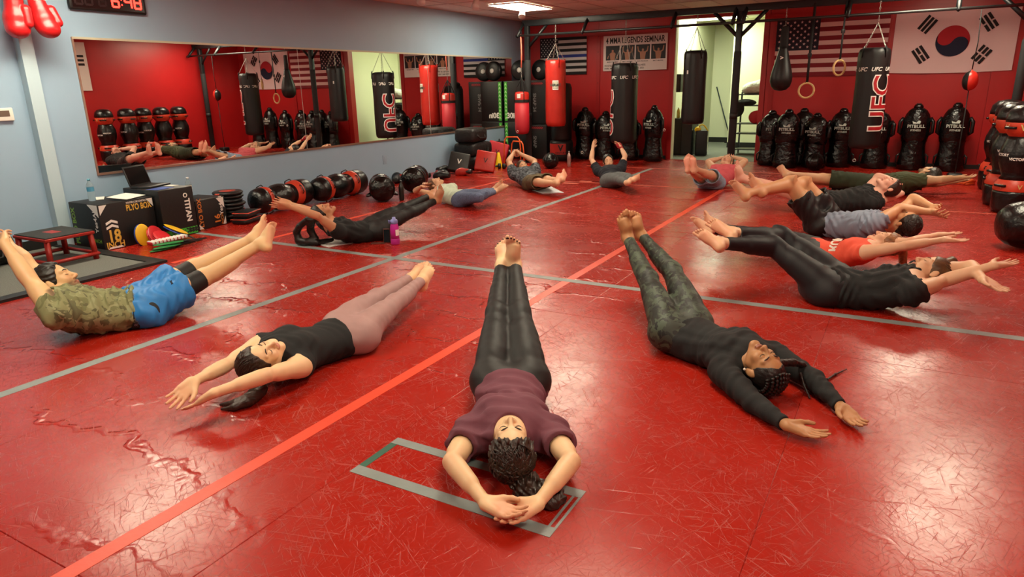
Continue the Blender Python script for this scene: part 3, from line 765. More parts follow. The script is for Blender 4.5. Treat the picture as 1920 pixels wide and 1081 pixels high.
# --- hanging bags
def hang_bag(label, x, y, z0, z1, r, m, topz, body_fn=None, swz=None, cap=.12, straps=4, band=None):
    t = empty('punching_bag', (x, y, z0), 0, label, 'punching bag', 'bags hanging from the rig'); L = z1 - z0
    wob = lambda a, z: .012 * math.sin(3 * a + z * 9) * math.sin(z * 7 + a)
    def wt(a, z): return (.05 * math.sin(11 * a + 1.3) * max(0, (z - L + cap) / cap)) + .008 * math.sin(3 * a + z * 8)
    pr = [(r * .55, 0), (r * .86, .008), (r * .97, .04), (r, .09), (r, L * .3), (r * .985, L * .6), (r, L - cap), (r * .97, L - cap * .5), (r * .90, L - .02), (r * .7, L)]
    MB().lathe(pr, 36, wob=wt).build('bag_body', m, t)
    sw = (swz or z1 + .28) - z0
    for k in range(straps):
        a = 2 * math.pi * (k + .5) / straps; p = (r * .9 * math.cos(a), r * .9 * math.sin(a), L)
        st = MB().tube([(r * 1.0 * math.cos(a), r * 1.0 * math.sin(a), L - .14), (r * .97 * math.cos(a), r * .97 * math.sin(a), L - .02), (r * .93 * math.cos(a), r * .93 * math.sin(a), L + .02)], .018, 6, flat=(.35, 1)).build('strap', m, t)
        chain(p, (0, 0, sw), 'chain', t, .011, .0032)
    MB().torus((0, 0, sw + .02), .018, .005, 12, 6, Matrix.Rotation(math.pi / 2, 4, 'X')).build('swivel', CHROME, t)
    chain((0, 0, sw + .03), (0, 0, topz - z0), 'hanging_chain', t, .014, .004)
    return t
b1 = hang_bag('large red heavy bag with white label hanging in front of the striped flag', -5.94, 12.22, .71, 1.93, .195, REDV, 2.56, swz=2.22)
M = Matrix.Identity(4)
def cyl_patch(mb, r, a0, a1, z0, z1, n=8):
    V = []; F = []
    for i in range(n + 1):
        a = a0 + (a1 - a0) * i / n; V += [(r * math.cos(a), r * math.sin(a), z0), (r * math.cos(a), r * math.sin(a), z1)]
    for i in range(n): F.append((2 * i, 2 * i + 2, 2 * i + 3, 2 * i + 1))
    mb.add(V, F, True); return mb
lb = cyl_patch(MB(), .199, -1.42, -.85, .68, .85).build('label', WPRINT, b1); text_cyl(cyl_patch(MB(), .2005, -1.36, -.91, .70, .83), 'EVERLAST', .07, .202, .765, -1.13, sx=.72).build('lettering', mat('grey_print', '#4a5a50', .6), lb)
cyl_patch(MB(), .2015, -1.34, -.93, .705, .825).build('label_field', mat('pale_print', '#c8ccb8', .5), lb)
text_cyl(MB(), 'EVERLAST', .055, .2045, .765, -1.13, bold=.03, sx=.55).build('lettering', mat('dark_print', '#20302a', .6), lb)
lb2 = cyl_patch(MB(), .199, -3.9, -3.4, .68, .85).build('label', WPRINT, b1)
b2 = empty('punching_bag', (-6.56, 12.0, .57), 0, 'small crimson heavy bag with black straps hanging by the mirror end', 'punching bag', 'bags hanging from the rig')
MB().lathe([(.06, 0), (.115, .012), (.135, .06), (.142, .14), (.14, .62)], 28).build('bag_body', CRIM, b2); MB().lathe([(.142, .615), (.143, .64), (.142, .75), (.125, .79), (.05, .80)], 28).build('bag_top', REDV, b2); MB().lathe([(.145, .60), (.146, .645), (.145, .65)], 28, cap=False).build('band', WEB, b2)
for k in range(4):
    a = math.pi / 4 + k * math.pi / 2; MB().tube([(.147 * math.cos(a), .147 * math.sin(a), .60), (.146 * math.cos(a), .146 * math.sin(a), .76), (.06 * math.cos(a), .06 * math.sin(a), .95), (0, 0, 1.05)], .013, 6, flat=(.4, 1)).build('strap', WEB, b2)
cyl_patch(MB(), .1445, -1.75, -1.25, .68, .76, 5).build('label', WPRINT, b2)
chain((0, 0, 1.04), (0, 0, 1.25), 'hanging_chain', b2); MB().tube([(0, 0, 1.24), (.01, 0, 1.5), (0, 0, 1.83)], .014, 8).build('hanging_rope', mat('salmon_rope', '#d8705a', .7), b2)
b3 = hang_bag('black heavy bag with white emblem lettering hanging before the seminar banner', -4.60, 12.34, .41, 1.83, .242, VINYL_M, 2.56, swz=2.28)
b4 = hang_bag('plain black heavy bag hanging in the doorway', -3.30, 12.26, .77, 1.99, .195, VINYL_M, 2.56, swz=2.36)
cyl_patch(MB(), .197, -2.05, -1.9, .84, .90, 3).build('label', WPRINT, b4)
b5 = hang_bag('tall black heavy bag with outlined red emblem hanging left of the white flag', -.565, 12.10, .43, 1.91, .222, VINYL_M, 2.56, swz=2.26)
for bg, r in ((b3, .242), (b5, .222)):
    mb = MB()
    for k in range(7): text_cyl(mb, 'UFC', .078, r * 1.03, 1.17, -math.pi / 2 + .28 + k * 2 * math.pi / 7, bold=.025, shear=.25)
    mb.build('lettering', WPRINT, bg, label='row of white UFC lettering around the top')
RO = mat('red_print_ink', '#a81820', .5)
a = -.66
text_cyl(MB(), 'UFC', .42, .231, .68, a, bold=.045, vertical=True, sx=1.05).build('lettering', WPRINT, b5, label='large white outline of the vertical lettering'); text_cyl(MB(), 'UFC', .42, .233, .68, a, bold=.008, vertical=True, sx=1.05).build('lettering', RO, b5, label='large red vertical lettering UFC')
a = math.pi + .5
text_cyl(MB(), 'UFC', .42, .251, .55, a, bold=.045, vertical=True, sx=1.05).build('lettering', WPRINT, b3, label='large white outline of the vertical lettering'); text_cyl(MB(), 'UFC', .42, .253, .55, a, bold=.008, vertical=True, sx=1.05).build('lettering', RO, b3, label='large red vertical lettering UFC')
text_cyl(MB(), 'BE READY TO FIGHT', .055, .251, .55, a - .62, bold=.02, vertical=True).build('lettering', WPRINT, b3)
# teardrop bag
b6 = empty('teardrop_bag', (-1.87, 12.14, 1.31), 0, 'black teardrop punching bag hanging beside the gym rings', 'punching bag', 'bags hanging from the rig')
MB().lathe([(.02, 0), (.09, .015), (.145, .07), (.168, .15), (.168, .21), (.150, .31), (.115, .44), (.085, .56), (.068, .64), (.062, .66)], 32).build('bag_body', VINYL_M, b6)
MB().lathe([(.066, .64), (.064, .70), (.055, .95), (.045, .98)], 20, sy=.5).build('neck_strap', WEB, b6); chain((0, 0, .97), (0, 0, 1.25), 'hanging_chain', b6)
text_on(MB(), '>', .09, frame_M((.0, -.105, .50), (1, 0, 0), (0, .22, .97)), bold=.03).build('logo_mark', WPRINT, b6)
# rings
for x, z, rz, lab in ((-1.47, 1.31, .1, 'lower wooden gymnastic ring hanging over the flag stripes'), (-1.03, 1.64, .85, 'higher wooden gymnastic ring turned sideways by the tall bag')):
    t = empty('gymnastic_ring', (x, 12.10, z), rz, lab, 'gym ring', 'gymnastic rings')
    MB().torus((0, 0, 0), .112, .0155, 32, 10, Matrix.Rotation(math.pi / 2, 4, 'X')).build('ring', WOOD, t)
    MB().tube([(0, 0, .10), (0, 0, .4), (.01, 0, 2.60 - z)], .019, 8, flat=(1, .25)).build('strap', WEB, t); MB().rbox(-.03, .03, -.012, .012, .5, .56, .005).build('buckle', STEEL, t)
    MB().tube([(-.022, -.02, .12), (-.022, 0, .135), (-.022, .02, .12), (-.022, .02, .10)], .004, 5).build('loop', WEB, t)
# double end ball
t = empty('double_end_ball', (.70, 12.12, 1.43), 0, 'red and black double-end ball on cords before the white flag', 'punching ball')
def half(sg):
    V = []; F = []; n = 10; m = 14
    for i in range(m + 1):
        z = -.16 + .30 * i / m; u = (z + .02) / .14; r = .10 * math.sqrt(max(0.001, 1 - min(1, abs(u)) ** 2.2)) if abs(u) < 1 else .004
        for k in range(n + 1):
            a = sg * math.pi / 2 - math.pi / 2 + math.pi * k / n; V.append((r * math.cos(a), r * math.sin(a), z))
    for i in range(m):
        for k in range(n): F.append((i * (n + 1) + k, i * (n + 1) + k + 1, (i + 1) * (n + 1) + k + 1, (i + 1) * (n + 1) + k))
    return MB().add(V, F, True)
hm = half(1); hm.build('ball_panel', mat('ball_red', '#c02a20', .3), t, rz=-1.9); half(1).build('ball_panel', mat('ball_black', '#121212', .3), t, rz=math.pi - 1.9)
MB().tube([(0, 0, .11), (.02, 0, .5), (.0, 0, .96)], .007, 6).build('upper_cord', WEB, t); MB().tube([(0, 0, -.15), (0, 0, -.9), (.0, .02, -1.40)], .007, 6).build('lower_cord', WEB, t)
MB().rbox(-.10, .10, -.10, .10, -1.43, -1.33, .03).build('anchor_bag', VINYL_M, t)

# --- flags and banner on the back wall
def wave(x, z, amp=.006): return amp * (math.sin(x * 9 + z * 2) + .6 * math.sin(x * 21 - z * 5))
def star(cx, cz, r, M):
    P = [(cx + (r if k % 2 == 0 else r * .40) * math.sin(k * math.pi / 5), cz + (r if k % 2 == 0 else r * .40) * math.cos(k * math.pi / 5)) for k in range(10)]
    V = [M(cx, cz)] + [M(*p) for p in P]; F = [(0, 1 + k, 1 + (k + 1) % 10) for k in range(10)]; return V, F
def strip(mb, x0, x1, z0, z1, M, n=14):
    V = []; F = []
    for i in range(n + 1):
        x = x0 + (x1 - x0) * i / n; V += [M(x, z0), M(x, z1)]
    for i in range(n): F.append((2 * i, 2 * i + 2, 2 * i + 3, 2 * i + 1))
    return mb.add(V, F, True)
def us_flag(label, x, z, w, h, cols, nx, y=YB - .035, blue_line=False, drop=0.0):
    t = empty('wall_flag', (x, y, z), 0, label, 'flag', 'flags on the red wall'); cl_, cd_, cc, cs = cols
    Mx = lambda d: (lambda px, pz: (px, -d - wave(px + x, 0), pz - drop * px))
    strip(MB(), 0, w, 0, h, Mx(0), 40).build('cloth', cl_, t)
    cw = w * .40; ch = h * 7 / 13
    for k in range(13):
        z0 = h * k / 13; x0 = cw if k >= 6 else 0
        m = cd_ if k % 2 == 0 else None
        if blue_line and k == 6: m = mat('thin_blue', '#20307a', .8)
        if m: strip(MB(), x0, w, z0, z0 + h / 13, Mx(.003), 24 if x0 else 40).build('stripe', m, t)
    strip(MB(), 0, cw, h - ch, h, Mx(.003), 16).build('canton', cc, t)
    sb = MB()
    for r in range(9):
        n = 6 if r % 2 == 0 else 5
        for c in range(n):
            sx_ = cw * ((c * 2 + 1 + (r % 2)) / 12); sz = h - ch * (r + 1) / 10; sb.add(*star(sx_, sz, h * .027, Mx(.0055)))
    sb.build('stars', cs, t, label='white stars'); return t
FW_ = mat('flag_white', '#d8b4b0', .85, bump=.2, bscale=200); FR_ = mat('flag_red', '#7c1420', .85); FB_ = mat('flag_navy', '#1c1826', .85); FS_ = mat('flag_star', '#d8b8b8', .85)
us_flag('red and white striped flag with starred canton behind the teardrop bag', -2.24, 1.53, 1.78, .96, (FW_, FR_, FB_, FS_), 0)
us_flag('black and white striped flag with one blue stripe behind the red bag', -6.98, 1.68, 1.07, .74, (mat('flag_grey', '#c0b8b8', .85), mat('flag_black', '#141214', .85), mat('flag_black2', '#161420', .85), mat('flag_star2', '#c8c0c0', .85)), 0, blue_line=True)
t = empty('wall_flag', (.46, YB - .035, 2.02), 0, 'large white flag with red and blue circle and black bars', 'flag', 'flags on the red wall')
KM = lambda d: (lambda px, pz: (px, -d - wave(px, pz, .008), pz))
V = []; F = []; nx_, nz_ = 24, 10
for i in range(nx_ + 1):
    for j in range(nz_ + 1):
        u, v = i / nx_, j / nz_; x = -.84 + 1.69 * u; z = -.47 + .96 * v - .02 * math.sin(math.pi * u) * (1 - v); V.append(KM(0)(x, z))
for i in range(nx_):
    for j in range(nz_): F.append((i * (nz_ + 1) + j, (i + 1) * (nz_ + 1) + j, (i + 1) * (nz_ + 1) + j + 1, i * (nz_ + 1) + j + 1))
MB().add(V, F, True).build('cloth', mat('flag_white2', '#e0c0c0', .85, bump=.3, bscale=30, bdist=.006), t)
rad = .235; tilt = math.radians(-28)
def tg(upper):
    P = []; sg = 1 if upper else -1
    for k in range(25): a = math.pi * k / 24; P.append((rad * math.cos(a) * sg, rad * math.sin(a) * sg))
    for k in range(13): a = math.pi * k / 12; P.append((sg * (-rad / 2 - rad / 2 * math.cos(a)), sg * (-rad / 2 * math.sin(a) * 1.0)))
    for k in range(13): a = math.pi * k / 12; P.append((sg * (rad / 2 - rad / 2 * math.cos(a)), sg * (rad / 2 * math.sin(a))))
    c, s = math.cos(tilt), math.sin(tilt); return [(x * c - z * s, x * s + z * c) for x, z in P]
for up_, m in ((True, mat('flag_disc_red', '#a81c26', .85)), (False, mat('flag_disc_blue', '#181c34', .85))):
    bm = bmesh.new(); vs = [bm.verts.new((x * -1 if False else x, -.014, z)) for x, z in tg(up_)]
    f = bm.faces.new(vs); bmesh.ops.triangulate(bm, faces=[f]); bm.verts.index_update()
    MB().add([v.co for v in bm.verts], [[v.index for v in q.verts] for q in bm.faces]).build('disc_half', m, t); bm.free()
BK = mat('flag_bar_black', '#1a1416', .85)
for (cx, cz, ang, pat) in ((-.38, .27, 54, '111'), (.45, .26, -54, '010'), (-.42, -.19, -54, '101'), (.42, -.22, 54, '000')):
    A = math.radians(ang); ux, uz = math.cos(A), math.sin(A); wx, wz = -uz, ux
    for k, p in enumerate(pat):
        o = (k - 1) * .062 * (1 if ang > 0 else -1)
        for s0, s1 in (((-.125, .125),) if p == '1' else ((-.125, -.012), (.012, .125))):
            P = [(cx + ux * s + wx * (o + d), cz + uz * s + wz * (o + d)) for s, d in ((s0, -.021), (s1, -.021), (s1, .021), (s0, .021))]
            MB().add([(x, -.014 - wave(x, z, .003), z) for x, z in P], [(0, 1, 2, 3)]).build('bar', BK, t)
# flag on the right wall, seen in the mirror
t = empty('wall_flag', (XR - .02, 8.6, 2.1), 0, 'white flag with black emblem on the side wall, seen in the mirror edge', 'flag', 'flags on the red wall')
MB().box(-.004, 0, -.85, .85, -.52, .52).build('cloth', mat('flag_white3', '#d8ccc4', .85), t)
for k in range(3): MB().box(-.006, -.004, .52, .78, .02 + k * .09, .07 + k * .09).build('bar', BK, t)
MB().lathe([(.22, 0), (.22, .002)], 28, Matrix.Translation((-.004, 0, 0)) @ Matrix.Rotation(-math.pi / 2, 4, 'Y')).build('emblem', BK, t)
# banner
t = empty('wall_banner', (-4.88, YB - .04, 2.06), 0, 'white seminar banner with four fighter pictures above the dummies', 'banner')
MB().box(-.66, .66, -.004, .0, -.335, .335).build('sheet', mat('banner_vinyl', '#ddd0cc', .6), t)
FM = lambda x, z: frame_M((x, -.0055, z), (1, 0, 0), (0, 0, 1)); INK = mat('black_ink', '#181416', .6)
text_on(MB(), '4 MMA LEGENDS SEMINAR', .155, FM(0, .235), bold=.022, sx=.66).build('lettering', INK, t)
for k, nm in enumerate(('MARK COLEMAN', 'MATT HUGHES', 'RICH FRANKLIN', 'MATT BROWN')):
    x = -.46 + k * .315
    p = MB().box(x - .145, x + .145, -.0052, -.004, -.13, .145).build('picture', mat('picture_dark', '#1c1a1e', .6), t)
    fig = mat('picture_skin', '#a8745a', .6); M2 = frame_M((x, -.0062, -.13), (1, 0, 0), (0, 0, 1))
    mb = MB(); mb.prism([(-.045, 0), (.045, 0), (.062, .13), (.03, .15), (-.03, .15), (-.062, .13)], 0, .0005, M2); mb.prism([(.022 * math.cos(q * .63), .175 + .026 * math.sin(q * .63)) for q in range(10)], 0, .0005, M2)
    up_ = (k in (1, 2, 3)); 
    for sg in (-1, 1): mb.prism([(sg * .05, .12), (sg * .10, .15 if up_ else .08), (sg * .115, .24 if up_ else .03), (sg * .095, .245 if up_ else .03), (sg * .08, .165 if up_ else .095), (sg * .045, .145)][::sg], 0, .0005, M2)
    mb.build('figure', fig, p)
    text_on(MB(), nm, .03, FM(x, -.165), bold=.02).build('lettering', INK, t)
text_on(MB(), 'HOSTED BY FITNESS', .045, FM(-.63, -.235), bold=.02, align='LEFT').build('lettering', INK, t); text_on(MB(), 'PARK MAY 2021', .045, FM(-.63, -.29), bold=.02, align='LEFT').build('lettering', INK, t)
text_on(MB(), 'WELLNESS', .045, FM(.02, -.235), bold=.02, align='LEFT').build('lettering', INK, t); text_on(MB(), '17, 2021', .045, FM(.05, -.29), bold=.02, align='LEFT').build('lettering', INK, t)

# --- grappling dummies against the back wall
def make_dummy():
    t = empty('grappling_dummy', (0, 0, 0))
    def wob(a, z): return .018 * math.sin(z * 70 + 2 * math.sin(2 * a)) * (1 if z < .5 else .35) + .02 * math.sin(3 * a + z * 9)
    up_ = [(.13, .43), (.185, .45), (.20, .52), (.208, .62), (.205, .72), (.195, .80), (.17, .88), (.13, .94), (.08, .975), (.04, .985)]
    lo = [(.16, 0), (.20, .02), (.208, .10), (.20, .18), (.182, .28), (.172, .38), (.176, .46), (.17, .52)]
    tor = MB().lathe([(r, z) for r, z in up_], 28, sy=.74, wob=wob).build('torso', GLOSS, t); MB().lathe(lo, 28, sy=.80, wob=wob).build('lower_body', GLOSS, t)
    MB().lathe([(.075, .95), (.07, 1.0), (.055, 1.03), (.01, 1.045)], 16, sy=.8).build('head_knob', GLOSS, t)
    MB().torus((0, 0, 1.02), .03, .008, 14, 6, Matrix.Translation((0, 0, .02)) @ Matrix.Rotation(0, 4, 'X')).build('carry_loop', WEB, t)
    for sg in (-1, 1):
        MB().tube([(sg * .19, 0, .82), (sg * .235, -.02, .76), (sg * .235, -.02, .60), (sg * .19, 0, .57)], .03, 8).build('arm_handle', VINYL, t); MB().tube([(sg * .18, .0, .26), (sg * .225, -.02, .22), (sg * .225, -.02, .12), (sg * .19, 0, .08)], .014, 7).build('leg_handle', VINYL, t)
    lg = MB(); 
    V, F = text_mesh('PITBULL', .07, .025); lg.add([Vector((x, -.162 - .0 + .9 * x * x, .695 + y + .16 * x * x)) for x, y in V], F)
    V, F = text_mesh('FITNESS', .042, .02); lg.add([Vector((x, -.164 + .9 * x * x, .635 + y)) for x, y in V], F)
    P = [(-.05, .74), (-.06, .775), (-.03, .79), (-.02, .80), (0, .792), (.02, .80), (.03, .79), (.06, .775), (.05, .74)]; lg.add([Vector((x, -.158 + .9 * x * x + (z - .74) * .3, z)) for x, z in P], [tuple(range(len(P)))])
    lg.build('emblem', mat('faded_print', '#b4bcb4', .5), t, label='white printed emblem'); 
    return t
dum = make_dummy(); first = True
for x, y, h, rz, lab in ((-5.76, 13.22, 1.04, .15, 'grappling dummy with emblem left of the seminar banner'), (-5.30, 13.2, .96, .5, 'slimmer grappling dummy turned sideways under the banner edge'), (-4.82, 13.25, .92, 0, 'grappling dummy half hidden by the bag before the banner'), (-4.30, 13.2, 1.07, -.4, 'grappling dummy standing just left of the doorway'),
        (-2.12, 13.2, .97, .35, 'grappling dummy standing just right of the doorway'), (-1.80, 12.88, 1.0, 0, 'grappling dummy in front under the starred canton'), (-1.62, 13.40, 1.0, .2, 'grappling dummy squeezed in behind under the starred flag'), (-1.36, 13.02, .93, -.3, 'short grappling dummy beneath the lower gym ring'), (-.98, 13.3, 1.0, .1, 'grappling dummy under the right end of the striped flag'),
        (-.43, 13.27, 1.0, 0, 'grappling dummy behind the tall emblem bag'), (.12, 13.25, 1.07, 0, 'grappling dummy under the left half of the white flag'), (.66, 13.25, 1.08, .0, 'grappling dummy under the right half of the white flag')):
    o = dum if first else copy_tree(dum); first = False
    o.location = (x, y, 0); o.rotation_euler = (0, 0, rz); o.scale = (1.0, 1.0, h / 1.05); tag(o, lab, 'dummy', 'grappling dummies along the back wall')

# --- hourglass floor bags
def make_hour():
    t = empty('hourglass_bag', (0, 0, 0)); n = 30
    MB().lathe([(.15, 0), (.185, .015), (.20, .06), (.205, .22), (.20, .25)], n).build('base_section', VINYL, t)
    MB().lathe([(.203, .25), (.206, .27), (.195, .33), (.165, .37)], n, cap=False).build('lower_band', ORANGEV, t)
    MB().lathe([(.165, .37), (.145, .41), (.16, .46), (.19, .54), (.20, .62), (.19, .71), (.155, .80), (.14, .84)], n, wob=lambda a, z: .012 * math.sin(9 * a) * math.cos(z * 22)).build('middle_bulge', VINYL, t)
    MB().lathe([(.141, .835), (.165, .865), (.19, .90), (.195, .96), (.19, .985)], n, cap=False).build('upper_band', ORANGEV, t)
    MB().lathe([(.19, .985), (.193, 1.02), (.175, 1.10), (.12, 1.155), (.04, 1.17)], n).build('top_dome', VINYL, t)
    for z, r in ((.31, .205), (.93, .198)):
        for k in range(4):
            a = k * math.pi / 2 + .4
            MB().tube([(r * math.cos(a - .35), r * math.sin(a - .35), z), ((r + .022) * math.cos(a - .22), (r + .022) * math.sin(a - .22), z), ((r + .022) * math.cos(a + .22), (r + .022) * math.sin(a + .22), z), (r * math.cos(a + .35), r * math.sin(a + .35), z)], .014, 6, flat=(1, .5)).build('handle', VINYL, t)
    mb = MB()
    for a in (-math.pi / 2 - .5, math.pi + .2): text_cyl(mb, 'V', .09, .2, .93, a, bold=.02); text_cyl(mb, 'V', .07, .209, .30, a + .3, bold=.02)
    mb.build('logo_mark', mat('gold_print', '#c8b070', .5), t); text_cyl(text_cyl(MB(), 'VICTORY', .04, .2035, .64, math.pi + .2, bold=.03), 'VICTORY', .04, .2035, .60, -math.pi / 2 - .5, bold=.03).build('lettering', WPRINT, t)
    return t
hb = make_hour(); first = True
HG = 'hourglass floor bags'
for x, y, rz, lab in ((1.12, 9.35, .3, 'standing black and red hourglass bag nearest the camera at the right edge'), (1.08, 9.86, 1.0, 'second standing hourglass bag along the right wall'), (1.16, 10.32, .1, 'third standing hourglass bag along the right wall'), (1.14, 10.78, 2.0, 'fourth standing hourglass bag along the right wall'), (1.12, 11.24, .7, 'standing hourglass bag farthest along the right wall')):
    o = hb if first else copy_tree(hb); first = False
    o.location = (x, y, 0); o.rotation_euler = (0, 0, rz); tag(o, lab, 'floor bag', HG)
for x, y, yaw, sc, lab in ((-7.02, 6.68, .12, .84, 'black and orange hourglass bag lying by the wall next to the pad stack'), (-6.98, 7.72, .10, .86, 'black and orange hourglass bag lying by the wall near the black round bags')):
    o = copy_tree(hb); o.location = (x, y, .206 * sc); o.rotation_euler = (math.pi / 2, 0, yaw); o.scale = (sc, sc, sc * 1.02); tag(o, lab, 'floor bag', HG)
t = empty('training_bag', (.86, 7.30, 0), -1.25, 'black bag with white mark lying on the mat at the right edge', 'training bag', 'round black training bags')
MB().lathe([(.06, -.05), (.13, -.035), (.175, .02), (.20, .10), (.215, .22), (.21, .34), (.16, .42), (.15, .46), (.19, .54), (.19, .62), (.12, .66)], 30, Matrix.Translation((0, 0, .215)) @ Matrix.Rotation(-math.pi / 2, 4, 'X'), wob=lambda a, z: .012 * math.sin(a * 9 + z * 12)).build('bag_body', VINYL, t)
text_on(MB(), 'V', .09, frame_M((-.16, .12, .35), (.25, 1, .05), (.6, -.1, .78)), bold=.03).build('logo_mark', WPRINT, t); MB().tube([(-.12, .3, .40), (-.13, .32, .45), (-.10, .46, .44), (-.09, .48, .38)], .015, 7).build('handle', VINYL, t)
# round-ended training dummies lying end-on
for x, y, rz, r, lab in ((-6.05, 7.12, .75, .175, 'round-ended black training bag lying beside the black bottle'), (-6.20, 7.97, .5, .185, 'round-ended black training bag lying behind the other one')):
    t = empty('training_bag', (x, y, 0), rz, lab, 'training bag', 'round black training bags')
    T = Matrix.Translation((0, 0, r)) @ Matrix.Rotation(-math.pi / 2, 4, 'X')
    MB().lathe([(.02, -.03), (r * .5, -.022), (r * .82, .01), (r * .97, .07), (r, .14), (r * .98, .24), (r * .80, .31), (r * .82, .36), (r * .95, .44), (r * .9, .53), (r * .5, .58)], 32, T, wob=lambda a, z: .014 * math.sin(a * 14) * (1 if z < .1 else .4)).build('bag_body', GLOSS, t)
    MB().torus((0, 0, 0), r * .955, .006, 32, 6, Matrix.Translation((0, .06, r)) @ Matrix.Rotation(math.pi / 2, 4, 'X')).build('piping', VINYL, t)
    for sg in (-1, 1): MB().tube([(sg * r * .9, .16, r * .5), (sg * (r + .03), .2, r * .4), (sg * (r + .03), .3, r * .4), (sg * r * .9, .34, r * .5)], .016, 7).build('handle', VINYL, t)
# black slam balls
for x, y, r, lab in ((-5.66, 11.42, .148, 'black ribbed ball on the mat beside the steel bottle'), (-1.29, 12.62, .15, 'black ball resting on the mat before the dummies')):
    t = empty('medicine_ball', (x, y, 0), .4, lab, 'ball', 'black balls'); MB().ball((0, 0, r * .96), r, r, r * .96, 24, 14).build('ball_body', GLOSS, t)
    for k in range(4): MB().torus((0, 0, 0), r * 1.002, .004, 32, 5, Matrix.Translation((0, 0, r * .96)) @ Matrix.Rotation(k * math.pi / 4, 4, 'Z') @ Matrix.Rotation(math.pi / 2, 4, 'X') @ Matrix.Diagonal((1, .96, 1, 1))).build('seam', VINYL, t)
# free-standing bag behind the red one
t = empty('free_standing_bag', (-6.12, 12.85, 0), 0, 'black free-standing bag with red base band behind the red heavy bag', 'punching bag')
MB().lathe([(.20, 0), (.235, .02), (.24, .10), (.24, .34), (.22, .40)], 32).build('base', VINYL_M, t); cyl_patch(MB(), .2425, -2.4, -.75, .13, .34, 16).build('base_band', mat('red_band', '#b02820', .5), t); text_cyl(MB(), 'V', .16, .245, .25, -1.2, bold=.04).build('logo_mark', INK, t); text_cyl(MB(), 'CENTURY', .05, .245, .16, -1.2, bold=.02).build('lettering', INK, t)
MB().lathe([(.20, .40), (.21, .44), (.21, 1.42), (.18, 1.50), (.05, 1.52)], 32).build('bag_body', VINYL_M, t)
MB().rbox(.16, .30, -.22, .05, 1.05, 1.50, .05, Matrix.Translation((.1, 0, .08)) @ Matrix.Rotation(-.30, 4, 'Y')).build('strike_pad', VINYL, t)
# foam plyometric boxes stacked in the corner
GRN = mat('green_print', '#3fae2e', .5)
def foam_box(x0, x1, y0, y1, z0, z1, txt, cm, lab, side):
    t = empty('foam_plyo_box', ((x0 + x1) / 2, (y0 + y1) / 2, z0), 0, lab, 'plyo box', 'foam boxes stacked in the corner'); w, d, h = (x1 - x0) / 2, (y1 - y0) / 2, z1 - z0
    MB().rbox(-w, w, -d, d, 0, h, .012).build('box_body', VINYL_M, t)
    if side == 'left': st = MB().box(-w + .02, -w + .085, -d - .003, -d, .02, h - .02).build('chevron_strip', cm, t); Ms = lambda z: frame_M((-w + .052, -d - .0042, z), (1, 0, 0), (0, 0, 1))
    else: st = MB().box(-w + .02, w - .02, -d - .003, -d, h - .11, h - .03).build('chevron_strip', mat('dark_strip', '#241010', .6), t); Ms = None
    if Ms:
        k = .06
        while k < h - .05: text_on(MB(), '^', .10, Ms(k), bold=.03).build('chevron', mat('pale_green', '#b8e0a8', .5), st); k += .075
    else:
        for k in range(6): text_on(MB(), '>', .09, frame_M((-w + .06 + k * .045, -d - .0042, h - .07), (1, 0, 0), (0, 0, 1)), bold=.02).build('chevron', RO, st)
    if side == 'left': text_on(MB(), txt, .15, frame_M((-w + .20, -d - .0035, .12), (1, 0, 0), (0, 0, 1)), bold=.04).build('lettering', WPRINT, t)
    else: text_on(MB(), txt, .10, frame_M((-.08, -d - .0035, h * .5), (0, 0, -1), (1, 0, 0)), bold=.03).build('lettering', mat('grey_ink', '#787878', .5), t)
foam_box(XL + .03, -6.88, 12.75, 13.5, 0, .76, '24in', GRN, 'lower foam box with green chevron strip in the corner', 'left'); foam_box(XL + .03, -6.88, 12.75, 13.5, .762, 1.58, '30in', GRN, 'upper foam box with green chevron strip in the corner', 'left')
foam_box(-6.87, -6.48, 12.9, 13.5, 0, .70, 'SNAP', RO, 'lower dark foam box with red chevrons behind the rig post', 'top'); foam_box(-6.87, -6.48, 12.9, 13.5, .702, 1.58, 'SNAP 24', RO, 'upper dark foam box with red chevrons behind the rig post', 'top')
for x, y, ry, lab in ((-7.10, 12.95, .1, 'round black kick shield leaning on the corner boxes'), (-6.74, 13.15, -.12, 'second round black kick shield standing behind the rig post')):
    t = empty('kick_shield', (x, y, 1.58), 0, lab, 'kick shield', 'round kick shields'); T = Matrix.Translation((0, 0, .205)) @ Matrix.Rotation(ry, 4, 'Z') @ Matrix.Rotation(math.pi / 2 - .06, 4, 'X')
    MB().lathe([(.10, -.07), (.17, -.06), (.20, -.02), (.20, .03), (.17, .06), (.08, .07), (.01, .072)], 32, T).build('pad', VINYL_M, t); MB().lathe([(.05, .0725), (.05, .075), (.001, .0752)], 12, T).build('emblem', WPRINT, t); MB().tube([T @ Vector((-.1, 0, -.07)), T @ Vector((-.08, 0, -.12)), T @ Vector((.08, 0, -.12)), T @ Vector((.1, 0, -.07))], .012, 6).build('handle', WEB, t)

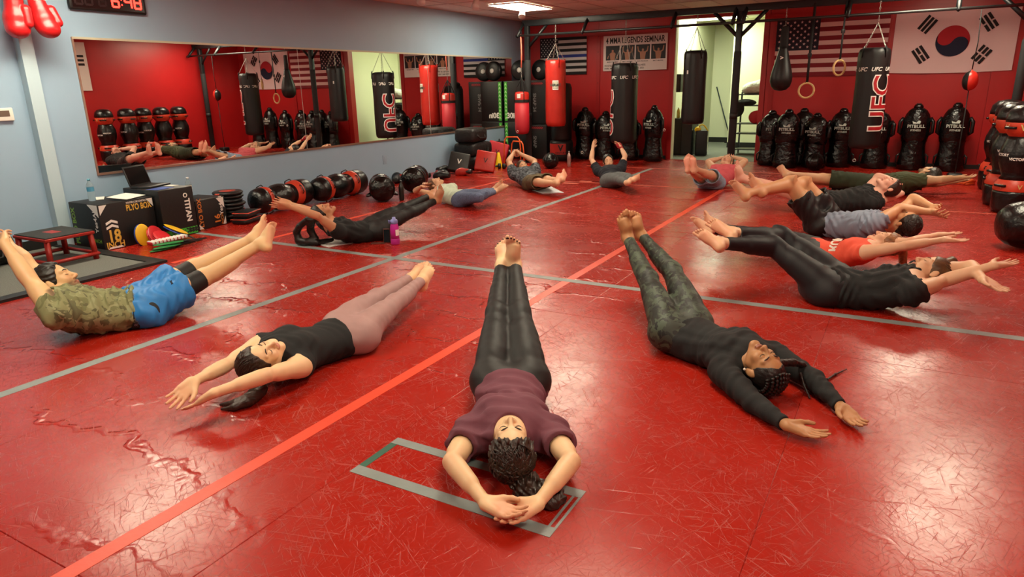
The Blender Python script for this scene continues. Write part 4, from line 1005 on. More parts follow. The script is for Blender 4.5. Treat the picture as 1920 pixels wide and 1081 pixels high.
# --- along the mirror wall
def plyo(label, x, y, rz, w, d, h, m=VINYL_M): 
    t = empty('plyo_box', (x, y, 0), rz, label, 'plyo box', 'plyo boxes by the mirror wall'); MB().rbox(0, d, 0, w, 0, h, .008).build('box_body', m, t); return t
def fm(d, y, z, e=.0015): return frame_M((d + e, y, z), (0, 1, 0), (0, 0, 1))
def fside(x, z, e=.0015): return frame_M((x, -e, z), (1, 0, 0), (0, 0, 1))
YEL = mat('yellow_print', '#d8b048', .5); PB = mat('print_board', '#0d0e10', .55)
t = plyo('black plyo box printed eighteen inch beside the red step', -7.24, 3.72, .0, .58, .50, .457, PB); d = .50
text_on(MB(), 'PLYO BOX', .085, fm(d, .415, .38), bold=.03, sx=.66).build('lettering', YEL, t); text_on(MB(), 'WOODEN-CORE CONSTRUCTION', .026, fm(d, .415, .432), bold=.02, sx=.62).build('lettering', WPRINT, t)
text_on(MB(), '18', .17, fm(d, .115, .125), bold=.03, sx=.8).build('lettering', YEL, t); text_on(MB(), 'INCH', .085, fm(d, .115, .042), bold=.02, sx=.9).build('lettering', YEL, t)
for k in range(2): MB().prism([(.05, .20 + k * .045), (.11, .225 + k * .045), (.17, .20 + k * .045), (.17, .225 + k * .045), (.11, .25 + k * .045), (.05, .225 + k * .045)], 0, .001, frame_M((d + .0012, 0, 0), (0, 1, 0), (0, 0, 1))).build('arrow_mark', WPRINT, t)
for P in ([(.012, .445), (.09, .445), (.012, .35)], [(.568, .445), (.50, .445), (.568, .36)], [(.568, .012), (.51, .012), (.568, .09)], [(.03, .008), (.20, .008), (.17, .026), (.06, .026)]):
    MB().prism(P, 0, .001, frame_M((d + .001, 0, 0), (0, 1, 0), (0, 0, 1))).build('corner_mark', WPRINT, t)
text_on(MB(), 'PLYO BOX', .085, frame_M((.06, -.0015, .22), (0, 0, 1), (-1, 0, 0)), bold=.03, sx=.9).build('lettering', mat('lime_print', '#7aa838', .5), t)
text_on(MB(), 'Yes4All', .075, frame_M((.43, -.0015, .29), (0, 0, 1), (-1, 0, 0)), bold=.02).build('lettering', WPRINT, t); MB().prism([(.33, .45), (.495, .45), (.495, .33)], 0, .001, fside(0, 0)).build('corner_mark', WPRINT, t)
text_on(MB(), '6', .10, fside(.32, .09), bold=.03).build('lettering', mat('lime_print', '#7aa838', .5), t); text_on(MB(), 'INCH', .05, fside(.41, .09), bold=.02).build('lettering', mat('lime_print', '#7aa838', .5), t)
t = plyo('tall black plyo box with green bottom strip holding the laptop', -7.26, 4.31, .0, .40, .61, .515, VINYL_M); d = .61
text_on(MB(), 'TITAN', .085, frame_M((d + .0015, .31, .27), (0, 0, -1), (0, 1, 0)), bold=.04).build('lettering', WPRINT, t); MB().torus((0, 0, 0), .02, .006, 14, 5, frame_M((d + .0015, .30, .43), (0, 1, 0), (0, 0, 1)) @ Matrix.Diagonal((1, 1, .2, 1))).build('logo_mark', WPRINT, t)
s_ = MB().box(d, d + .0015, .01, .39, .012, .085).build('green_strip', GRN, t); text_on(MB(), '18 inch', .06, frame_M((d + .003, .17, .05), (0, -1, 0), (0, 0, -1)), bold=.02).build('lettering', PB, s_)
for k in range(4): text_on(MB(), '>', .11, frame_M((d + .003, .285 + k * .035, .048), (0, 1, 0), (0, 0, 1)), bold=.03).build('chevron', PB, s_)
t = plyo('low black plyo box printed sixteen inch next to the pad stack', -7.14, 4.73, .13, .43, .40, .33, PB); d = .40
ORP = mat('orange_print', '#c87830', .5)
text_on(MB(), 'PLYO BOX', .075, frame_M((d + .0015, .055, .17), (0, 0, 1), (0, -1, 0)), bold=.03).build('lettering', ORP, t); text_on(MB(), 'Yes4All', .07, frame_M((d + .0015, .36, .23), (0, 0, 1), (0, -1, 0)), bold=.02).build('lettering', WPRINT, t)
text_on(MB(), '16', .11, frame_M((d + .0015, .29, .085), (0, 0, 1), (0, -1, 0)), bold=.03).build('lettering', ORP, t); text_on(MB(), 'INCH', .05, frame_M((d + .0015, .36, .075), (0, 0, 1), (0, -1, 0)), bold=.02).build('lettering', ORP, t)
for P in ([(.408, .32), (.408, .20), (.30, .32)], [(.012, .01), (.012, .07), (.07, .01)], [(.408, .01), (.36, .01), (.408, .10)]): MB().prism(P, 0, .001, frame_M((d + .001, 0, 0), (0, 1, 0), (0, 0, 1))).build('corner_mark', WPRINT, t)
# red plyometric step
t = empty('plyo_step', (-6.43, 3.05, .012), .02, 'red metal plyometric step with black rubber top by the wall', 'step'); RP = mat('red_powder_steel', '#9c2018', .4, bump=.1, bscale=80)
MB().rbox(-.52, .0, .0, .44, .235, .262, .006).build('top_frame', RP, t); MB().rbox(-.51, -.01, .01, .43, .262, .272, .003).build('rubber_top', mat('step_rubber', '#2a2c2c', .8, bump=.6, bscale=200), t)
MB().box(-.36, -.20, .17, .26, .272, .2735).build('top_patch', RP, t)
for x, y in ((-.03, .03), (-.03, .41), (-.49, .03), (-.49, .41)):
    ox, oy = (.012 if x > -.2 else -.012), (.012 if y > .2 else -.012); MB().tube([(x, y, .24), (x + ox, y + oy, 0)], .028, 4).build('leg', RP, t)
for a, c in (((.0, 0, .05), (.0, .44, .05)), ((-.52, 0, .05), (-.52, .44, .05)), ((.0, 0, .05), (-.52, 0, .05)), ((.0, .44, .05), (-.52, .44, .05))): MB().tube([a, c], .018, 4).build('rail', RP, t)
# laptop, papers, bottles
t = empty('laptop', (-7.08, 4.52, .516), .35, 'open black laptop standing on the tall plyo box', 'laptop'); LP = mat('laptop_shell', '#1a1b1d', .35)
MB().rbox(-.12, .12, -.17, .17, 0, .016, .005).build('keyboard_base', LP, t); MB().box(-.10, .05, -.15, .15, .016, .0175).build('keyboard', mat('laptop_keys', '#0c0c0e', .6), t)
sc_ = MB().rbox(-.006, .006, -.17, .17, 0, .215, .004, Matrix.Translation((-.12, 0, .014)) @ Matrix.Rotation(-.28, 4, 'Y')).build('screen_lid', LP, t); MB().box(.0062, .0072, -.155, .155, .015, .20, Matrix.Translation((-.12, 0, .014)) @ Matrix.Rotation(-.28, 4, 'Y')).build('screen', mat('dark_screen', '#08090b', .1), sc_)
PAPER = mat('white_paper', '#e4e4dc', .7)
def sheet(name, lab, x, y, z, rz, w, h, m, cat, tilt=0):
    o = MB().box(-w / 2, w / 2, -h / 2, h / 2, 0, .003, Matrix.Rotation(tilt, 4, 'Y')).build(name, m); o.location = (x, y, z); o.rotation_euler = (0, 0, rz); return tag(o, lab, cat)
sheet('paper_sheet', 'white paper sheet hanging over the edge of the printed plyo box', -6.90, 4.12, .475, .4, .22, .30, PAPER, 'paper', .10); sheet('paper_sheet', 'folded white paper behind the clear bottle', -7.15, 3.98, .459, 1.0, .10, .22, PAPER, 'paper')
sheet('folder', 'blue folder lying on the tall plyo box', -6.80, 4.44, .516, .2, .16, .22, mat('blue_card', '#24489a', .5), 'folder'); sheet('paper_sheet', 'small white paper on the tall plyo box beside the laptop', -6.9, 4.64, .516, .1, .12, .09, PAPER, 'paper')
def bottle(label, x, y, z, h, r, body, capm, kind='water_bottle', labm=None, group=None, rz=0):
    t = empty(kind, (x, y, z), rz, label, 'bottle', group)
    MB().lathe([(r * .8, 0), (r, .01), (r, h * .30), (r * .93, h * .36), (r, h * .42), (r, h * .66), (r * .8, h * .76), (r * .40, h * .88), (r * .38, h * .93)], 20).build('bottle_body', body, t); MB().lathe([(r * .44, h * .92), (r * .44, h), (r * .2, h * 1.001)], 16).build('cap', capm, t)
    if labm: MB().lathe([(r * 1.01, h * .44), (r * 1.01, h * .63)], 20, cap=False).build('label_sleeve', labm, t)
    return t
CLEAR = mat('clear_plastic', '#e8f4f4', .08, trans=.9, ior=1.2); WCAP = mat('white_cap', '#e0e4e6', .4)
bottle('clear water bottle with blue label on the printed plyo box', -7.05, 3.86, .458, .22, .033, CLEAR, mat('teal_cap', '#58a0b8', .4), labm=mat('blue_label', '#4a9ac0', .5)); bottle('clear water bottle with pale label on the low plyo box', -6.98, 4.90, .331, .24, .034, CLEAR, WCAP, labm=mat('pale_label', '#c8ccc0', .5))
# stack of ring shields
for k in range(8):
    o = MB(); z = .0; rr = .17 - .012 * (k < 3)
    t = empty('focus_pad', (-6.98 + .012 * math.sin(k * 2), 5.40 + .015 * math.cos(k * 3), .003 + k * .044), k * .7, ['bottom black focus pad of the stack by the low plyo box', 'second pad from the bottom of the black pad stack', 'third pad from the bottom of the black pad stack', 'fourth pad from the bottom of the black pad stack', 'fourth pad from the top of the black pad stack', 'third pad from the top of the black pad stack', 'second pad from the top of the black pad stack', 'topmost black and red pad of the stack'][k], 'pad', 'stacked focus pads')
    MB().lathe([(rr * .9, .0), (rr, .010), (rr * 1.03, .021), (rr, .032), (rr * .9, .042), (rr * .5, .043)], 26).build('pad_body', VINYL_M, t); MB().lathe([(rr * .55, .0432), (rr * .55, .0438)], 20).build('red_face', ORANGEV, t); MB().tube([(rr * .9, -.03, .02), (rr * 1.1, -.02, .02), (rr * 1.1, .02, .02), (rr * .9, .03, .02)], .010, 5, flat=(1, .6)).build('strap_tab', ORANGEV, t)
for k in range(2):
    t = empty('kick_shield', (-6.66, 5.36 + .02 * k, .002 + k * .072), .3 + .1 * k, ['flat black kick shield lying beneath another in front of the pad stack', 'flat black kick shield with red edging on top in front of the pad stack'][k], 'kick shield', 'flat kick shields'); MB().rbox(-.10, .10, -.16, .16, 0, .066, .03).build('pad_body', VINYL_M, t); MB().rbox(-.103, .103, -.163, .163, .05, .058, .004).build('piping', ORANGEV, t)
# kick paddles in a pile
def paddle(label, loc, rot, c1, c2, hd=(.115, .085)):
    t = empty('kick_paddle', loc, 0, label, 'kick paddle', 'pile of kick paddles'); t.rotation_euler = rot
    for k, c in ((0, c1), (1, c2)): MB().ball((0, 0, .012 + k * .022), hd[1], hd[0], .014, 22, 8).build('paddle_face', mat('paddle_' + c, c, .4, bump=.2, bscale=40), t)
    MB().tube([(0, -hd[0] * .9, .02), (0, -hd[0] - .04, .02), (0, -hd[0] - .13, .018)], [.022, .014, .014], 8, flat=(.6, 1)).build('grip', WEB, t)
paddle('yellow and blue kick paddle standing against the printed plyo box', (-6.66, 4.06, .10), (1.45, 0, 1.6), '#20409a', '#e0b020'); paddle('upper red kick paddle leaning beside the yellow one', (-6.58, 4.15, .075), (.9, .15, 1.5), '#c02028', '#b01820'); paddle('lower red kick paddle leaning in the pile', (-6.50, 4.17, .05), (.5, .1, 1.45), '#c02028', '#c02028')
paddle('yellow kick paddle on blue one lying at the back of the pile', (-6.52, 4.34, .09), (.35, .3, 1.9), '#20409a', '#e0b020', (.14, .09))
t = empty('agility_ladder', (-6.36, 4.14, .05), 0, 'white and red folded agility ladder on the kick paddles', 'ladder')
MB().rbox(-.04, .04, -.20, .20, 0, .028, .008).build('red_strap', CRIM, t)
for k in range(10): MB().rbox(-.05, .05, -.19 + k * .04, -.165 + k * .04, .004, .034, .006).build('rung', WPRINT, t)
for k, (x, y, z, rz) in enumerate(((-6.24, 4.0, .012, .25), (-6.21, 4.03, .034, .1), (-6.23, 4.06, .056, -.1))):
    t = empty('green_paddle', (x, y, z), rz - .2, ['green kick paddle at the bottom of the green pile', 'middle green kick paddle of the green pile', 'top green kick paddle of the green pile'][k], 'kick paddle', 'green kick paddles'); MB().ball((0, 0, 0), .045, .15, .0115, 20, 8).build('paddle_face', mat('green_vinyl', '#1f7a3c', .4, bump=.2, bscale=40), t); MB().tube([(0, .14, 0), (.0, .22, 0), (.01, .36, -.002 * k)], [.018, .012, .011], 8, flat=(.7, 1)).build('grip', WEB, t)
# gloves and loose gear by the wall
def sdf_obj(name, prims, m, parent, h=.008, subs=()):
    lo = np.min([p[1] for p in prims], 0) - .01; hi = np.max([p[2] for p in prims], 0) + .01; F = Field(lo, hi, h)
    for p in prims: F.add(p)
    for p in subs: F.add(p, mode=-1)
    return link(name, np_mesh(name, *F.mesh()), m, parent)
def glove(parent_args, m, cuffm, scale=1.0, label_m=None, h=.008):
    t = empty(*parent_args)
    I3 = np.eye(3); s = scale
    sdf_obj('mitt', [ell((0, 0, -.20 * s), I3, (.072 * s, .068 * s, .085 * s), .03), ell((0, -.02 * s, -.25 * s), I3, (.068 * s, .06 * s, .055 * s), .03), rc((0, 0, -.07 * s), (0, 0, -.17 * s), .050 * s, .060 * s, .03), rc((.055 * s, -.03 * s, -.13 * s), (.060 * s, -.045 * s, -.215 * s), .030 * s, .028 * s, .008)], m, t, h)
    MB().lathe([(.050 * s, -.11 * s), (.053 * s, -.09 * s), (.050 * s, -.0), (.046 * s, .002)], 22, sy=.8).build('cuff', cuffm, t)
    if label_m:
        lb = MB(); M2 = frame_M((0, -.0445 * s, -.05 * s), (1, 0, 0), (0, 0, 1)); lb.box(-.045 * s, .045 * s, -.022 * s, .022 * s, .0, .002, M2); q = lb.build('label', WPRINT, t); text_on(MB(), 'EVERLAST', .022 * s, frame_M((0, -.0475 * s, -.05 * s), (1, 0, 0), (0, 0, 1)), bold=.02, sx=.85).build('lettering', INK, q)
    return t
RG = mat('red_glove_leather', '#c01c20', .32, bump=.3, bscale=30, bdist=.005)
g1 = glove(('boxing_glove', (-7.21, 3.60, 2.43), 1.2, 'left red boxing glove of the pair hanging on the pilaster', 'boxing glove', 'red boxing gloves'), RG, RG, 1.45, True, .007); g1.rotation_euler = (.0, .04, 1.15)
g2 = glove(('boxing_glove', (-7.21, 3.775, 2.42), 1.2, 'right red boxing glove of the pair hanging on the pilaster', 'boxing glove', 'red boxing gloves'), RG, RG, 1.42, True, .007); g2.rotation_euler = (-.16, -.1, 1.7)
rr = random.Random(5)
GG = [('#121214', '#121214'), ('#b02820', '#121214'), ('#121214', '#b02820')]
lay = [(-7.05, 8.62, 0), (-6.72, 8.86, 1), (-7.18, 8.98, 2), (-6.86, 9.30, 0), (-7.2, 9.36, 1), (-6.55, 9.42, 0), (-6.98, 9.68, 2), (-7.2, 10.0, 0), (-6.48, 10.0, 1)]
pos = ['nearest glove of the loose gear by the blue wall', 'red glove in front among the loose gear', 'glove with red cuff close to the blue wall', 'black glove in the middle of the loose gear', 'red glove close to the blue wall', 'black glove in front among the loose gear', 'glove with red cuff in the middle of the loose gear', 'black glove at the far end close to the wall', 'red glove at the far end of the loose gear']
for k, (x, y, c) in enumerate(lay):
    m, cf = GG[c]; t = glove(('training_glove', (x, y, .075), 0, pos[k], 'glove', 'loose gloves by the wall'), mat('glove_' + m, m, .4, bump=.3, bscale=40), mat('glove_' + cf, cf, .4, bump=.3, bscale=40), 1.0, None, .011); t.rotation_euler = (math.pi / 2 - .05, 0, rr.uniform(-2, 2))
bottle('black drinks bottle standing beside the round black bag', -5.94, 7.38, 0, .27, .036, mat('black_bottle', '#1a1f1c', .35), mat('black_cap', '#101010', .4)); bottle('black tumbler standing among the loose gear by the wall', -7.02, 9.13, .0, .20, .04, mat('black_bottle', '#1a1f1c', .35), mat('black_cap', '#101010', .4))
bottle('steel bottle with pink base standing on the far mat', -5.45, 11.78, 0, .29, .037, mat('pinkish_steel', '#b89890', .3, .5), mat('grey_cap', '#6a6a6a', .4))
# pink bottle and phone stand
t = empty('sports_bottle', (-4.28, 5.17, 0), .3, 'magenta sports bottle with lilac flip lid on the mat', 'bottle'); PK = mat('magenta_plastic', '#c02a98', .35)
MB().lathe([(.040, 0), (.044, .006), (.044, .055), (.043, .058)], 24).build('boot', mat('magenta_boot', '#b02488', .6), t); MB().lathe([(.043, .058), (.043, .175), (.034, .20), (.033, .205)], 24).build('bottle_body', PK, t); MB().lathe([(.036, .205), (.036, .235), (.030, .245), (.018, .250), (.016, .268), (.004, .27)], 20).build('lid', mat('lilac_plastic', '#8a90d0', .4), t); MB().tube([(-.034, 0, .225), (-.055, 0, .235), (-.05, 0, .205)], .007, 6).build('carry_loop', mat('lilac_plastic', '#8a90d0', .4), t); cyl_patch(MB(), .0436, -1.0, .3, .09, .15, 6).build('label', WPRINT, t)
t = empty('phone_case', (-4.385, 5.17, 0), .5, 'brown folding phone case propped beside the magenta bottle', 'phone'); CB = mat('brown_leather', '#5a2a20', .5, bump=.3, bscale=60)
MB().rbox(-.035, .035, -.006, .006, 0, .145, .004, Matrix.Rotation(-.12, 4, 'X')).build('back_cover', CB, t); MB().rbox(-.16, -.02, -.05, .02, 0, .008, .003).build('front_cover', CB, t); MB().box(-.029, .029, -.0075, -.0062, .01, .135, Matrix.Rotation(-.12, 4, 'X')).build('phone_screen', mat('dark_screen', '#08090b', .1), t)
# towels
def towel(lab, pts, m):
    V = []; F = []; n = 10; a, b_, c, d_ = [Vector(p) for p in pts]
    for i in range(n + 1):
        for j in range(n + 1):
            u, v = i / n, j / n; p = a * (1 - u) * (1 - v) + b_ * u * (1 - v) + c * u * v + d_ * (1 - u) * v; z = .006 + .0035 * math.sin(u * 11 + v * 4) + .002 * math.sin(v * 17); V.append((p.x, p.y, z))
    for i in range(n):
        for j in range(n): F.append((i * (n + 1) + j, (i + 1) * (n + 1) + j, (i + 1) * (n + 1) + j + 1, i * (n + 1) + j + 1))
    o = MB().add(V, F, True).build('towel', m); md = o.modifiers.new('thick', 'SOLIDIFY'); md.thickness = .006; md.offset = -1; return tag(o, lab, 'towel')
TW = mat('white_terry', '#dcd6d2', .9, bump=.6, bscale=220); towel('white towel under the person by the magenta bottle', ((-4.78, 4.76, 0), (-4.56, 5.42, 0), (-5.0, 5.56, 0), (-5.12, 4.86, 0)), TW)
towel('pale towel under the person in brown shorts', ((-4.40, 8.62, 0), (-4.16, 8.82, 0), (-4.62, 9.3, 0), (-4.9, 9.02, 0)), mat('grey_terry', '#c8ccd0', .9, bump=.6, bscale=220))
# --- corner clutter: gear bags, pads, cone, hurdles
def duffel(lab, x, y, z, w, d, h, rz):
    t = empty('gear_bag', (x, y, z), rz, lab, 'bag', 'black gear bags'); BG = mat('black_nylon', '#101112', .55, bump=.7, bscale=18, bdist=.02)
    MB().rbox(-d / 2, d / 2, -w / 2, w / 2, 0, h, min(h, d) * .30).build('bag_body', BG, t); MB().tube([(d / 2 * .96, -w * .25, h * .55), (d / 2 + .03, -w * .18, h * .3), (d / 2 + .03, w * .18, h * .3), (d / 2 * .96, w * .25, h * .55)], .012, 6).build('handle', WEB, t); MB().tube([(0, -w * .42, h * .985), (0, 0, h * 1.0), (0, w * .42, h * .985)], .006, 5).build('zipper', mat('dull_zip', '#4a4a4a', .5), t)
duffel('bottom black gear bag of the pile in the corner', -7.05, 10.95, 0, .62, .48, .245, .05); duffel('middle black gear bag of the pile in the corner', -7.06, 10.98, .247, .66, .46, .243, -.05); duffel('topmost black gear bag of the pile in the corner', -7.06, 10.92, .492, .60, .42, .26, .08)
duffel('black gym bag on the grey carpet at the left edge', -7.12, 2.80, .012, .55, .34, .28, .1)
def pad(lab, loc, rot, m, s=.36):
    t = empty('striking_pad', loc, 0, lab, 'pad', 'square striking pads'); t.rotation_euler = rot; MB().rbox(-s / 2, s / 2, -.06, .06, 0, s, .025).build('pad_body', m, t); MB().tube([(-.1, .06, s * .5), (-.08, .11, s * .5), (.08, .11, s * .5), (.1, .06, s * .5)], .014, 6).build('handle', WEB, t); text_on(MB(), 'V', .12, frame_M((0, -.0605, s * .5), (1, 0, 0), (0, 0, 1)), bold=.02).build('logo_mark', INK if m != VINYL_M else WPRINT, t)
pad('bright red square pad leaning in front of the gear bags', (-6.48, 10.40, .03), (-.35, .18, .45), REDV, .36); pad('black square pad leaning behind the bright red one', (-6.86, 10.12, .03), (-.5, .2, .5), VINYL_M, .36); pad('crimson pad with white mark standing behind the gear bags', (-7.02, 11.68, .04), (-.3, .25, .3), CRIM, .40)
t = empty('training_cone', (-6.70, 11.30, 0), 0, 'yellow plastic training cone in the corner clutter', 'cone'); CY = mat('yellow_plastic', '#e0b818', .4); MB().rbox(-.085, .085, -.085, .085, 0, .012, .005).build('cone_base', CY, t); MB().lathe([(.075, .012), (.068, .02), (.026, .27), (.022, .275)], 24).build('cone_body', CY, t)
for k, (x, y, rz, h, lab) in enumerate(((-6.58, 11.62, .15, .54, 'taller orange hurdle standing behind the person with joined hands'), (-6.40, 11.50, -.3, .47, 'lower orange hurdle nested in the taller one'))):
    t = empty('training_hurdle', (x, y, 0), rz, lab, 'hurdle', 'orange training hurdles'); OP = mat('orange_plastic', '#e05a20', .4)
    MB().tube([(-.17, 0, .02), (-.17, 0, h * .6), (-.15, 0, h - .05), (-.11, 0, h), (.11, 0, h), (.15, 0, h - .05), (.17, 0, h * .6), (.17, 0, .02)], .013, 8).build('arch', OP, t)
    for sg in (-1, 1): MB().tube([(sg * .17, -.14, .013), (sg * .17, .14, .013)], .013, 8).build('foot_bar', OP, t)
t = empty('backpack', (-7.12, 12.05, 0), .2, 'small black backpack behind the orange hurdles', 'bag'); MB().rbox(-.14, .14, -.18, .18, 0, .42, .08).build('bag_body', mat('black_nylon', '#101112', .55), t); MB().rbox(.12, .19, -.13, .13, .03, .22, .03).build('front_pocket', VINYL_M, t); MB().tube([(0, -.04, .41), (0, -.02, .46), (0, .02, .46), (0, .04, .41)], .008, 6).build('carry_loop', WEB, t)
for k, (x, y) in enumerate(((-6.62, 11.02), (-6.40, 11.14))):
    t = empty('dumbbell', (x, y, .05), .5 + k * .4, ['black dumbbell on the mat in front of the yellow cone', 'black dumbbell on the mat right of the yellow cone'][k], 'dumbbell', 'black dumbbells')
    for sg in (-1, 1): MB().lathe([(.03, -.03), (.05, -.025), (.05, .025), (.03, .03)], 6, Matrix.Translation((sg * .085, 0, 0)) @ Matrix.Rotation(math.pi / 2, 4, 'Y')).build('weight', RUBBER, t)
    MB().tube([(-.06, 0, 0), (.06, 0, 0)], .015, 8).build('grip', STEEL, t)
t = empty('resistance_band', (.58, 11.55, 0), 0, 'orange resistance band lying on the mat by the right bags', 'band'); OB = mat('orange_band', '#d8561c', .6); MB().tube([(-.26 + .05 * k, .05 * math.sin(k * 1.7), .016 + .01 * (k % 2)) for k in range(13)], .014, 6).build('band_strand', OB, t); MB().tube([(.2, -.05, .03), (.3, .0, .07), (.34, .06, .05), (.26, .1, .02)], .02, 6).build('band_handle', OB, t)
# --- clock, thermostat, outlet, spotlights
t = empty('digital_clock', (XL, 4.60, 2.405), 0, 'black digital wall clock with red numerals above the mirror', 'clock'); MB().rbox(0, .05, -.41, .41, -.105, .12, .02).build('case', mat('clock_case', '#141010', .4), t); MB().box(.05, .052, -.38, .38, -.08, .10).build('display', mat('clock_display', '#1c0c0e', .2), t)
LEDR = mat('red_led', '#ff4030', .5, emit='#ff2a20', estr=5.0); LEDO = mat('dim_led', '#2c1416', .5)
SEG = {'0': 'abcdef', '6': 'acdefg', '4': 'bcfg', '8': 'abcdefg'}
def digit(mb, c, y, w=.07, h=.115, on=True):
    z0 = -.048; s = .010
    B = dict(a=(y, y + w, z0 + h - s, z0 + h + s), d=(y, y + w, z0 - s, z0 + s), g=(y, y + w, z0 + h / 2 - s, z0 + h / 2 + s), f=(y - s, y + s, z0 + h / 2, z0 + h), e=(y - s, y + s, z0, z0 + h / 2), b=(y + w - s, y + w + s, z0 + h / 2, z0 + h), c=(y + w - s, y + w + s, z0, z0 + h / 2))
    for q in SEG[c]: b_ = B[q]; mb.box(.052, .054, b_[0], b_[1], b_[2], b_[3])
[(digit(q, c, y), q.build('lit_digit', LEDR, t, label='glowing red digit ' + c)) for c, y, q in (('6', .03, MB()), ('4', .17, MB()), ('8', .275, MB()))]; MB().box(.052, .054, .128, .140, .02, .035).box(.052, .054, .128, .140, -.03, -.015).build('colon', LEDR, t)
[(digit(q, c, y), q.build('unlit_digit', LEDO, t)) for c, y, q in (('0', -.35, MB()), ('6', -.25, MB()), ('8', -.11, MB()))]
t = empty('thermostat', (XL, 3.40, 1.32), 0, 'white thermostat on the blue wall left of the pilaster', 'thermostat'); MB().rbox(0, .03, -.085, .085, -.06, .06, .008).build('case', WHITE, t); MB().box(.03, .0315, -.05, .05, -.02, .035).build('display', mat('thermo_lcd', '#6a5a50', .3), t)
t = empty('wall_outlet', (XL, 8.85, .36), 0, 'blank wall outlet plate below the mirror', 'outlet'); MB().rbox(0, .008, -.045, .045, -.07, .07, .003).build('plate', mat('plate_paint', '#93a9bf', .5), t); MB().rbox(.008, .011, -.018, .018, -.045, .045, .002).build('insert', mat('plate_paint', '#93a9bf', .5), t)
for x, y, lab in ((-5.69, 9.08, 'white ceiling spotlight nearest the bright light panel'), (-5.86, 10.8, 'white ceiling spotlight beside the far light panel'), (-5.94, 8.11, 'white ceiling spotlight at the top edge of the view')):
    t = empty('spotlight', (x, y, ZC), .3, lab, 'spotlight', 'ceiling spotlights'); MB().lathe([(.05, 0), (.05, -.02), (.02, -.03)][::-1], 16).build('mount', WHITE, t); MB().tube([(0, 0, -.02), (0, 0, -.10)], .012, 8).build('stem', WHITE, t); MB().lathe([(.035, 0), (.045, .05), (.058, .12), (.06, .14)], 18, Matrix.Translation((0, 0, -.10)) @ Matrix.Rotation(math.pi * .8, 4, 'X')).build('lamp_head', WHITE, t)
t = empty('sprinkler', (-4.1, 10.5, ZC), 0, 'small sprinkler head on the ceiling', 'sprinkler'); MB().lathe([(.01, -.06), (.03, -.055), (.03, -.05), (.008, -.045), (.008, -.01), (.035, -.005), (.035, 0)], 14).build('sprinkler_head', WHITE, t)
# --- beyond the doorway
t = empty('storage_cabinet', (-4.12, 14.75, 0), 0, 'black storage cabinet inside the doorway', 'cabinet'); MB().rbox(-.22, .22, -.25, .25, .0, .75, .008).build('cabinet_body', mat('cabinet_black', '#0a0b0a', .5), t); MB().box(-.20, -.005, -.262, -.25, .03, .72).build('door', mat('cabinet_door', '#1a1b1a', .5), t); MB().box(.005, .20, -.262, -.25, .03, .72).build('door', mat('cabinet_door', '#1a1b1a', .5), t)
for k, (x, c, h) in enumerate(((-4.25, '#c8d060', .22), (-4.16, '#d8dcc0', .26), (-4.08, '#c04028', .17))): bottle(['yellow cleaner bottle on the black cabinet', 'pale spray bottle on the black cabinet', 'small red bottle on the black cabinet'][k], x, 14.66, .751, h, .035, mat('cleaner_' + c, c, .4), WCAP, 'cleaner_bottle', group='bottles on the cabinet')
t = empty('wall_box', (-4.40, 14.75, 1.46), 0, 'black wall box mounted inside the doorway', 'wall box'); MB().rbox(0, .2, -.2, .2, -.18, .18, .01).build('case', mat('cabinet_black', '#0a0b0a', .5), t); MB().box(.03, .17, -.206, -.2, -.14, .14).build('front_panel', mat('cabinet_door', '#1a1b1a', .5), t)
t = empty('equipment_caddy', (-3.72, 14.62, 0), .2, 'black caddy with white panel and yellow handle beside the cabinet', 'caddy'); MB().rbox(-.12, .12, -.16, .16, 0, .52, .03).build('caddy_body', VINYL_M, t); MB().box(.121, .125, -.10, .10, .08, .40).build('side_panel', WPRINT, t); MB().tube([(-.12 + .03 * k, -.1, .50 + .13 * math.sin(math.pi * k / 8)) for k in range(9)], .014, 8).build('handle', mat('yellow_plastic', '#e0b818', .4), t); MB().ball((-.08, -.1, .53), .07, .05, .06, 12, 8).build('nozzle', mat('yellow_plastic', '#e0b818', .4), t)
t = empty('broom', (-3.95, 17.9, 0), 0, 'long-handled dark broom leaning on the cream wall', 'broom'); MB().tube([(.14, -.12, .08), (-.32, .06, 1.35)], .014, 8).build('handle', mat('blue_steel', '#2a3640', .4), t); MB().prism([(-.16, 0), (.16, 0), (.06, .16), (-.06, .16)], -.02, .02, frame_M((.16, -.13, .0), (1, 0, 0), (-.2, 0, 1))).build('broom_head', RUBBER, t)
t = empty('storage_shelf', (-2.80, 15.1, 0), 0, 'black metal shelf unit at the right of the doorway', 'shelf')
for x in (-.3, .3):
    for y in (-.2, .2): MB().box(x - .015, x + .015, y - .015, y + .015, 0, 1.25).build('upright', STEEL, t)
for z in (.1, .42, .62, .98, 1.2): MB().box(-.31, .31, -.21, .21, z, z + .02).build('shelf_board', STEEL, t)
t2 = empty('white_bag', (-2.78, 15.05, 1.221), 0, 'crumpled white plastic bag on top of the metal shelf', 'bag'); sdf_obj('bag_body', [ell((0, 0, .12), np.eye(3), (.26, .18, .13), .05), ell((.12, -.03, .17), np.eye(3), (.14, .12, .12), .05), ell((-.15, 0, .08), np.eye(3), (.14, .14, .09), .05)], mat('white_plastic_film', '#d8dad0', .35, bump=1.0, bscale=14, bdist=.03), t2, .015)
MB().tube([(.1, -.1, .25), (.14, -.1, .32), (.2, -.08, .26)], .02, 6, flat=(.4, 1)).build('bag_knot', mat('white_plastic_film', '#d8dad0', .35), t2)
